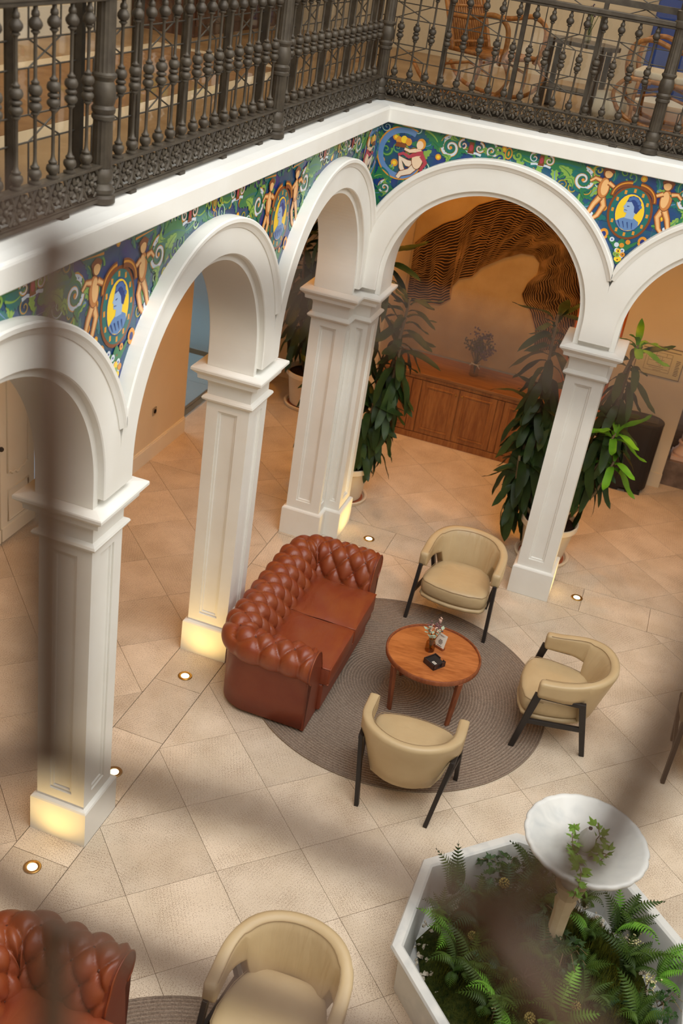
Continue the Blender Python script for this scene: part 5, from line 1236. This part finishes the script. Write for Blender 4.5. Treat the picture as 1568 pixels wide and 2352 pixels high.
# mural of raked sand lines
MY = 3.235
def px2(u, v):   # picture point on the mural plane
    d = CAMR @ Vector(((u - 784) / FPX, -(v - 1176) / FPX, -1)); k = (MY - CAMV.y) / d.y; return (CAMV.x + d.x * k, CAMV.z + d.z * k)
mu = thing('mural', 'sand relief mural with dark raked contour lines on the back wall', 'mural', (.6, MY, 1.7))
obj('panel', M().span((-.965, 0, -.88), (.99, .014, 1.9)), SAND, mu)
cr = lambda L: [px2(850 + X / 2.613, 350 + Y / 2.613) for X, Y in L]
def resamp(P, n):
    L = [0.0]
    for a, b in zip(P[:-1], P[1:]): L.append(L[-1] + math.hypot(b[0] - a[0], b[1] - a[1]))
    out = []; j = 0
    for k in range(n):
        s = L[-1] * k / (n - 1)
        while j < len(L) - 2 and L[j + 1] < s: j += 1
        t = (s - L[j]) / (L[j + 1] - L[j]); out.append((P[j][0] + (P[j + 1][0] - P[j][0]) * t, P[j][1] + (P[j + 1][1] - P[j][1]) * t))
    return out
OUT = resamp(cr([(270, 540), (350, 480), (430, 430), (560, 385), (650, 312), (800, 275), (950, 285), (1080, 360), (1190, 490), (1270, 660), (1320, 850), (1350, 1050), (1330, 1200)]), 110)
INN = resamp(cr([(215, 890), (330, 905), (420, 915), (480, 880), (478, 820), (530, 758), (612, 745), (665, 690), (800, 632), (905, 605), (985, 615), (1018, 665), (1005, 730), (950, 780), (910, 850), (925, 900), (965, 960), (990, 1060), (980, 1200)]), 110)
NL = 30
def wob(k, t): return .026 * NZ.noise(Vector((k * .11, t * 24.0, 1.3))) + .014 * NZ.noise(Vector((k * .09, t * 52.0, 7.1))) + .003 * NZ.noise(Vector((k * .9, t * 60.0, 4.1)))
def mline(k, off=0.0):
    t = k / (NL - 1); P = []
    for i in range(110):
        a, b = OUT[i], INN[i]; e = 4 * t * (1 - t) * .9 + .12
        x = a[0] + (b[0] - a[0]) * t; z = a[1] + (b[1] - a[1]) * t; dx, dz = b[0] - a[0], b[1] - a[1]; L = math.hypot(dx, dz) or 1; w = wob(k, i / 109.0) * e * 2.2 + off
        P.append((min(max(x + dx / L * w, -.365), 1.585) - .6, z + dz / L * w - 1.7))
    return P
m = M(); A, B = mline(0), mline(NL - 1)
m.add([(x, -.003, z) for x, z in A] + [(x, -.003, z) for x, z in B], [(i, i + 1, 110 + i + 1, 110 + i) for i in range(109)])
obj('dark_band', m, SAND_D, mu, fixn=False)
for k in range(NL):
    P = mline(k); m = M(); vs = []
    for i, (x, z) in enumerate(P):
        a, b = P[max(0, i - 1)], P[min(109, i + 1)]; dx, dz = b[0] - a[0], b[1] - a[1]; L = math.hypot(dx, dz) or 1; w = .0030 * (1 + .5 * NZ.noise(Vector((i * .2, k, 0))))
        vs += [(x - dz / L * w, -.003, z + dx / L * w), (x, -.014, z), (x + dz / L * w * 2, -.003, z - dx / L * w * 2)]
    fs = []
    for i in range(109): fs += [(3 * i, 3 * i + 1, 3 * i + 4, 3 * i + 3), (3 * i + 1, 3 * i + 2, 3 * i + 5, 3 * i + 4)]
    obj('ridge', m.add(vs, fs), RIDGE, mu, smooth=True)

# dark litter bin with rounded end
t = thing('litter_bin', 'tall black recycling bin with rounded end behind the plant', 'bin', (2.56, 2.86, 0), radians(2))
def stad(hx, hy, n=10): 
    r = hy; return [(hx - r + r * cos(-pi / 2 + pi * k / n), r * sin(-pi / 2 + pi * k / n)) for k in range(n + 1)] + [(-hx + r + r * cos(pi / 2 + pi * k / n), r * sin(pi / 2 + pi * k / n)) for k in range(n + 1)]
SPo = stad(.25, .17)
obj('body', M().prism(SPo, .05, .80), BLACKPL, t)
obj('lid', M().prism([(x * 1.01, y * 1.01) for x, y in SPo], .80, .835), BLACKPL, t, bevel=.006)
for x in (-.11, .11): obj('slot', M().span((x - .07, -.08, .834), (x + .07, .08, .838)), DARKGLASS, t)
for x in (-.12, .12): obj('foot', M().span((x - .08, -.15, 0), (x + .08, .15, .05)), BLACKPL, t)
# framed plan on the beige wall
t = thing('wall_plan', 'framed printed plan on the beige wall above the bin', 'notice', (2.57, 3.055, 1.43))
obj('frame', M().span((-.25, -.006, -.17), (.25, 0, .17)), mk('plan_frame', (120, 110, 84), .5), t)
sh = obj('sheet', M().span((-.24, -.008, -.16), (.24, -.006, .16)), mk('plan_paper', (214, 200, 150), .7), t)
m = M(); rr = random.Random(9)
for k in range(9): m.span((-.12 + rr.random() * .15, -.0088, -.10 + .02 * k), (-.02 + rr.random() * .15, -.008, -.0965 + .02 * k))
for k in range(10): m.span((.17, -.0088, -.12 + .018 * k), (.205 + .015 * rr.random(), -.008, -.112 + .018 * k))
for x0, z0, x1, z1 in ((-.15, -.11, .12, .10), (-.12, -.06, .02, .06), (.02, -.02, .12, .06), (-.05, .06, .06, .1)):
    for a, b in (((x0, z0), (x1, z0)), ((x1, z0), (x1, z1)), ((x1, z1), (x0, z1)), ((x0, z1), (x0, z0))): m.tube([(a[0], -.0082, a[1]), (b[0], -.0082, b[1])], .0016, 4)
m.span((-.20, -.0088, .125), (.20, -.008, .133))
obj('print', m, mk('plan_ink', (110, 96, 66), .8), sh)
# pink column on a marble pedestal at the right edge
PINK = mk('pink_stone', (222, 190, 168), .5, col2=(206, 170, 146), vs=5); GREYM = mk('grey_marble', (128, 110, 98), .4, col2=(92, 78, 68), vs=9, vamt=.9)
t = thing('column', 'pink stone column on a grey marble pedestal at the right edge', 'column', (3.12, 3.36, 0))
obj('pedestal', M().span((-.17, -.19, 0), (.75, .17, .30)), GREYM, t, bevel=.004)
obj('base', M().span((-.13, -.13, .30), (.13, .13, .345)).lathe([(.12, .345), (.125, .37), (.11, .40), (.085, .43), (.08, .47), (.095, .485), (.095, .50), (.075, .51)], 24), PINK, t, smooth=True, angle=35)
obj('shaft', M().lathe([(.073, .51), (.07, 2.4), (.066, 3.3)], 24), PINK, t, smooth=True)
obj('capital', M().lathe([(.066, 3.3), (.08, 3.32), (.13, 3.5), (.14, 3.55)], 20), PINK, t, smooth=True)

# ============================================================ UPPER GALLERY FURNITURE
GZ = 3.95
def T(P, r, n=7): return M().tube(P, r, n)
def smooth_path(P, n=6):
    out = []
    for i in range(len(P) - 1):
        p0, p1, p2, p3 = [Vector(P[max(0, min(len(P) - 1, i + k))]) for k in (-1, 0, 1, 2)]
        for k in range(n):
            t = k / n; out.append(.5 * ((2 * p1) + (-p0 + p2) * t + (2 * p0 - 5 * p1 + 4 * p2 - p3) * t * t + (-p0 + 3 * p1 - 3 * p2 + p3) * t ** 3))
    return out + [Vector(P[-1])]
def rattan_rocker(loc, rz, label, cushion=False):
    t = thing('rattan_rocking_chair', label, 'chair', loc, rz, 'rattan armchairs on the upper gallery')   # faces +x
    for s in (-1, 1):
        y = s * .27
        obj('rocker', T(smooth_path([(-.52, y, .20), (-.35, y, .06), (0, y, .018), (.30, y, .07), (.44, y, .22), (.36, y, .36), (.16, y, .36)]), .018), RATTAN, t, smooth=True)
        obj('arm', T(smooth_path([(-.22, y, .62), (0, y * 1.08, .63), (.22, y * 1.1, .68), (.36, y * 1.08, .62), (.38, y * 1.05, .46), (.33, y, .33)]), .021), RATTAN, t, smooth=True)
        obj('leg', T(smooth_path([(.26, y, .06), (.27, y, .2), (.26, y, .36)]), .017), RATTAN, t, smooth=True)
        obj('leg', T(smooth_path([(-.24, y, .05), (-.20, y, .2), (-.22, y, .40)]), .017), RATTAN, t, smooth=True)
        obj('back_post', T(smooth_path([(-.14, y, .36), (-.24, y, .62), (-.36, y, .90), (-.46, y * .75, 1.12)]), .019), RATTAN, t, smooth=True)
        obj('brace', T([(-.20, y, .24), (.05, y, .30), (.27, y, .24)], .012), RATTAN, t, smooth=True)
    obj('top_rail', T(smooth_path([(-.46, -.2, 1.12), (-.49, -.1, 1.18), (-.495, 0, 1.2), (-.49, .1, 1.18), (-.46, .2, 1.12)]), .02), RATTAN, t, smooth=True)
    for f in (0.08, .42, .72): obj('cross_rail', T([(-.14 - .32 * f, -.26, .36 + .76 * f), (-.14 - .32 * f, .26, .36 + .76 * f)], .014), RATTAN, t, smooth=True)
    for k in range(15):
        y = -.235 + .47 * k / 14; z1 = 1.12 + .07 * cos(y * 6); obj('back_slat', M().tube([(-.15, y, .38), (-.25, y, .62), (-.37, y * .95, .90), (-.475, y * .82, z1)], .010, 5), RATTAN, t, smooth=True)
    obj('seat_frame', M().tube([(-.18, -.26, .37), (.34, -.27, .37), (.34, .27, .37), (-.18, .26, .37)], .019, 7, close=True), RATTAN, t, smooth=True)
    for k in range(14): y = -.25 + .5 * k / 13; obj('seat_slat', M().tube([(-.18, y, .375), (.1, y, .365), (.34, y, .378)], .011, 5), RATTAN, t, smooth=True)
    if cushion: obj('seat_pad', M().span((-.12, -.23, .38), (.33, .23, .44)), CANVAS, t, bevel=.02, seg=3, smooth=True)
    return t
rattan_rocker((.45, 1.12, GZ), radians(-22), 'tall rattan rocking chair behind the iron railing', False)
rattan_rocker((2.02, 1.45, GZ), radians(176), 'rattan armchair with pale cushion at the top right', True)
DKW = mk('dark_table_wood', (74, 60, 48), .45, col2=(54, 42, 34), vs=14)
t = thing('side_table', 'dark oval table between the rattan chairs', 'table', (1.20, 1.36, GZ), radians(-8))
m = M(); n = 36; m.add([(.33 * cos(2 * pi * k / n), .21 * sin(2 * pi * k / n), z) for z in (.53, .565) for k in range(n)], [tuple(range(n - 1, -1, -1)), tuple(range(n, 2 * n))] + [(k, (k + 1) % n, n + (k + 1) % n, n + k) for k in range(n)])
obj('table_top', m, DKW, t, bevel=.005)
for x in (-.22, .22):
    for y in (-.12, .12): obj('leg', M().span((x - .022, y - .022, 0), (x + .022, y + .022, .53)), DKW, t, bevel=.004)
obj('shelf', M().span((-.24, -.13, .16), (.24, .13, .185)), DKW, t, bevel=.003)
t = thing('bud_vase', 'small vase of wild flowers on the gallery table', 'vase', (1.24, 1.33, GZ + .565))
obj('vase_body', M().lathe([(.025, 0), (.03, .02), (.02, .08), (.012, .12), (.016, .14)], 14), glass_mat('vase_glass', (.7, .75, .7), .15), t, smooth=True)
rr = random.Random(4)
for k in range(7):
    a = rr.random() * 6.28; e = (.05 * cos(a), .05 * sin(a), .20 + .08 * rr.random()); st = obj('flower_stem', T([(0, 0, .05), e], .003, 4), mk('green_stem', (80, 96, 50), .7), t)
    m = M(); [m.sphere((e[0] + rr.gauss(0, .01), e[1] + rr.gauss(0, .01), e[2] + rr.gauss(0, .012)), .008, 5, 3) for _ in range(6)]
    obj('flower_head', m, [DM, YEL, FERN][k % 3], st, smooth=True)
t = thing('pouf', 'round cream pouf on the gallery floor', 'pouf', (1.50, 1.36, GZ))
obj('cushion_body', M().lathe([(.10, .0), (.16, .03), (.19, .09), (.18, .16), (.12, .21), (.03, .225)], 24, fn=lambda a, r, z: r * (1 + .02 * abs(sin(6 * a)))), CANVAS, t, smooth=True)
BLUEP = mk('blue_paint', (22, 60, 140), .5, col2=(14, 44, 110), vs=3)
t = thing('blue_cabinet', 'deep blue cupboard against the gallery wall at top right', 'cupboard', (1.72, 3.2, GZ))
obj('body', M().span((-.1, -.2, 0), (1.0, .22, 2.0)), BLUEP, t)
for a in (-.09, .46): obj('door', M().span((a, -.215, .06), (a + .53, -.2, 1.95)), BLUEP, t, bevel=.004)
obj('plinth_board', M().span((-.1, -.21, 0), (1.0, -.2, .06)), PLASTER, t)
# dark wooden wardrobe and pale door in the left gallery
WDK = wood('dark_wardrobe', (92, 54, 34), (64, 36, 22), .45, (7, 7, .8))
t = thing('wardrobe', 'dark brown wooden wardrobe in the left upper gallery', 'wardrobe', (-2.6, 2.35, GZ))
obj('body', M().span((-.34, -1.05, 0), (.3, 1.05, 2.3)), WDK, t)
for k in range(3):
    a = -1.03 + .69 * k; d = obj('door', M().span((.3, a, .1), (.32, a + .67, 2.25)), WDK, t, bevel=.004); obj('panel', M().span((.32, a + .1, .25), (.326, a + .57, 2.1)), WDK, d, bevel=.003)
struct(obj('white_strip_gallery', M().span((-2.95, -8, 3.95), (-2.93, 1.25, 4.17)), PLASTER))  # white strip added for the pale bands that show in the screen glass
RUNNER = mk('runner', (150, 116, 80), .9, col2=(120, 84, 52), vs=6)
for (x0, y0, x1, y1, lab) in [(-2.3, -4.2, -.95, .6, 'patterned gallery runner behind the left railing')]:
    t = thing('gallery_runner', lab, 'runner', ((x0 + x1) / 2, (y0 + y1) / 2, GZ))
    hx, hy = (x1 - x0) / 2, (y1 - y0) / 2
    obj('runner_field', M().span((-hx + .15, -hy + .15, 0), (hx - .15, hy - .15, .011)), RUNNER, t); obj('runner_border', M().span((-hx, -hy, 0), (hx, hy, .009)), CANVAS, t)

# ============================================================ LEADED SCREEN OF THE GALLERY WHERE THE PHOTOGRAPHER STANDS
NY = -8.54
def pn(u, v):
    d = CAMR @ Vector(((u - 784) / FPX, -(v - 1176) / FPX, -1)); k = (NY - CAMV.y) / d.y; q = CAMV + d * k; return (q.x, q.y, q.z)
def ext(p, q, a=0, b=0): p, q = Vector(p), Vector(q); d = (q - p); return [tuple(p - d * a), tuple(q + d * b)]
sc = thing('leaded_screen', 'blurred dark lead bars of the glazing right in front of the lens', 'glass screen', (2.4, NY, GZ))
rt = Vector(sc.location)
LEADN = mk('dark_lead', (92, 68, 48), 0.6, col2=(76, 54, 38), vs=30)
def came(P, r, nm='lead_bar'): obj(nm, M().tube([tuple(Vector(p) - rt) for p in P], r, 8), LEADN, sc, smooth=True)
J1, J2, J3 = pn(118, 527), pn(112, 1748), pn(1105, 2090)
came([J1, J2], .0068); came(ext(pn(125, 2112), pn(122, 2352), 0, 1.2), .0068)
came([J1, pn(700, 700), pn(1568, 925)] + ext(pn(1100, 803), pn(1568, 925), 0, 1.0)[1:], .0034)
came([J2, pn(600, 1868), J3], .0041); came(ext(J2, pn(-200, 1752), 0, .5), .0041)
came([J3, pn(1380, 1960)] + ext(pn(1380, 1960), pn(1568, 1600), 0, .8)[1:], .0055)
came(ext(J3, pn(1300, 2352), 0, .6), .0062)
came([pn(-150, 1930), pn(150, 2120), pn(420, 2225)] + ext(pn(150, 2120), pn(720, 2330), 0, .5)[1:], .0044)
came(ext(J1, pn(-250, 330), 0, .5), .0026)
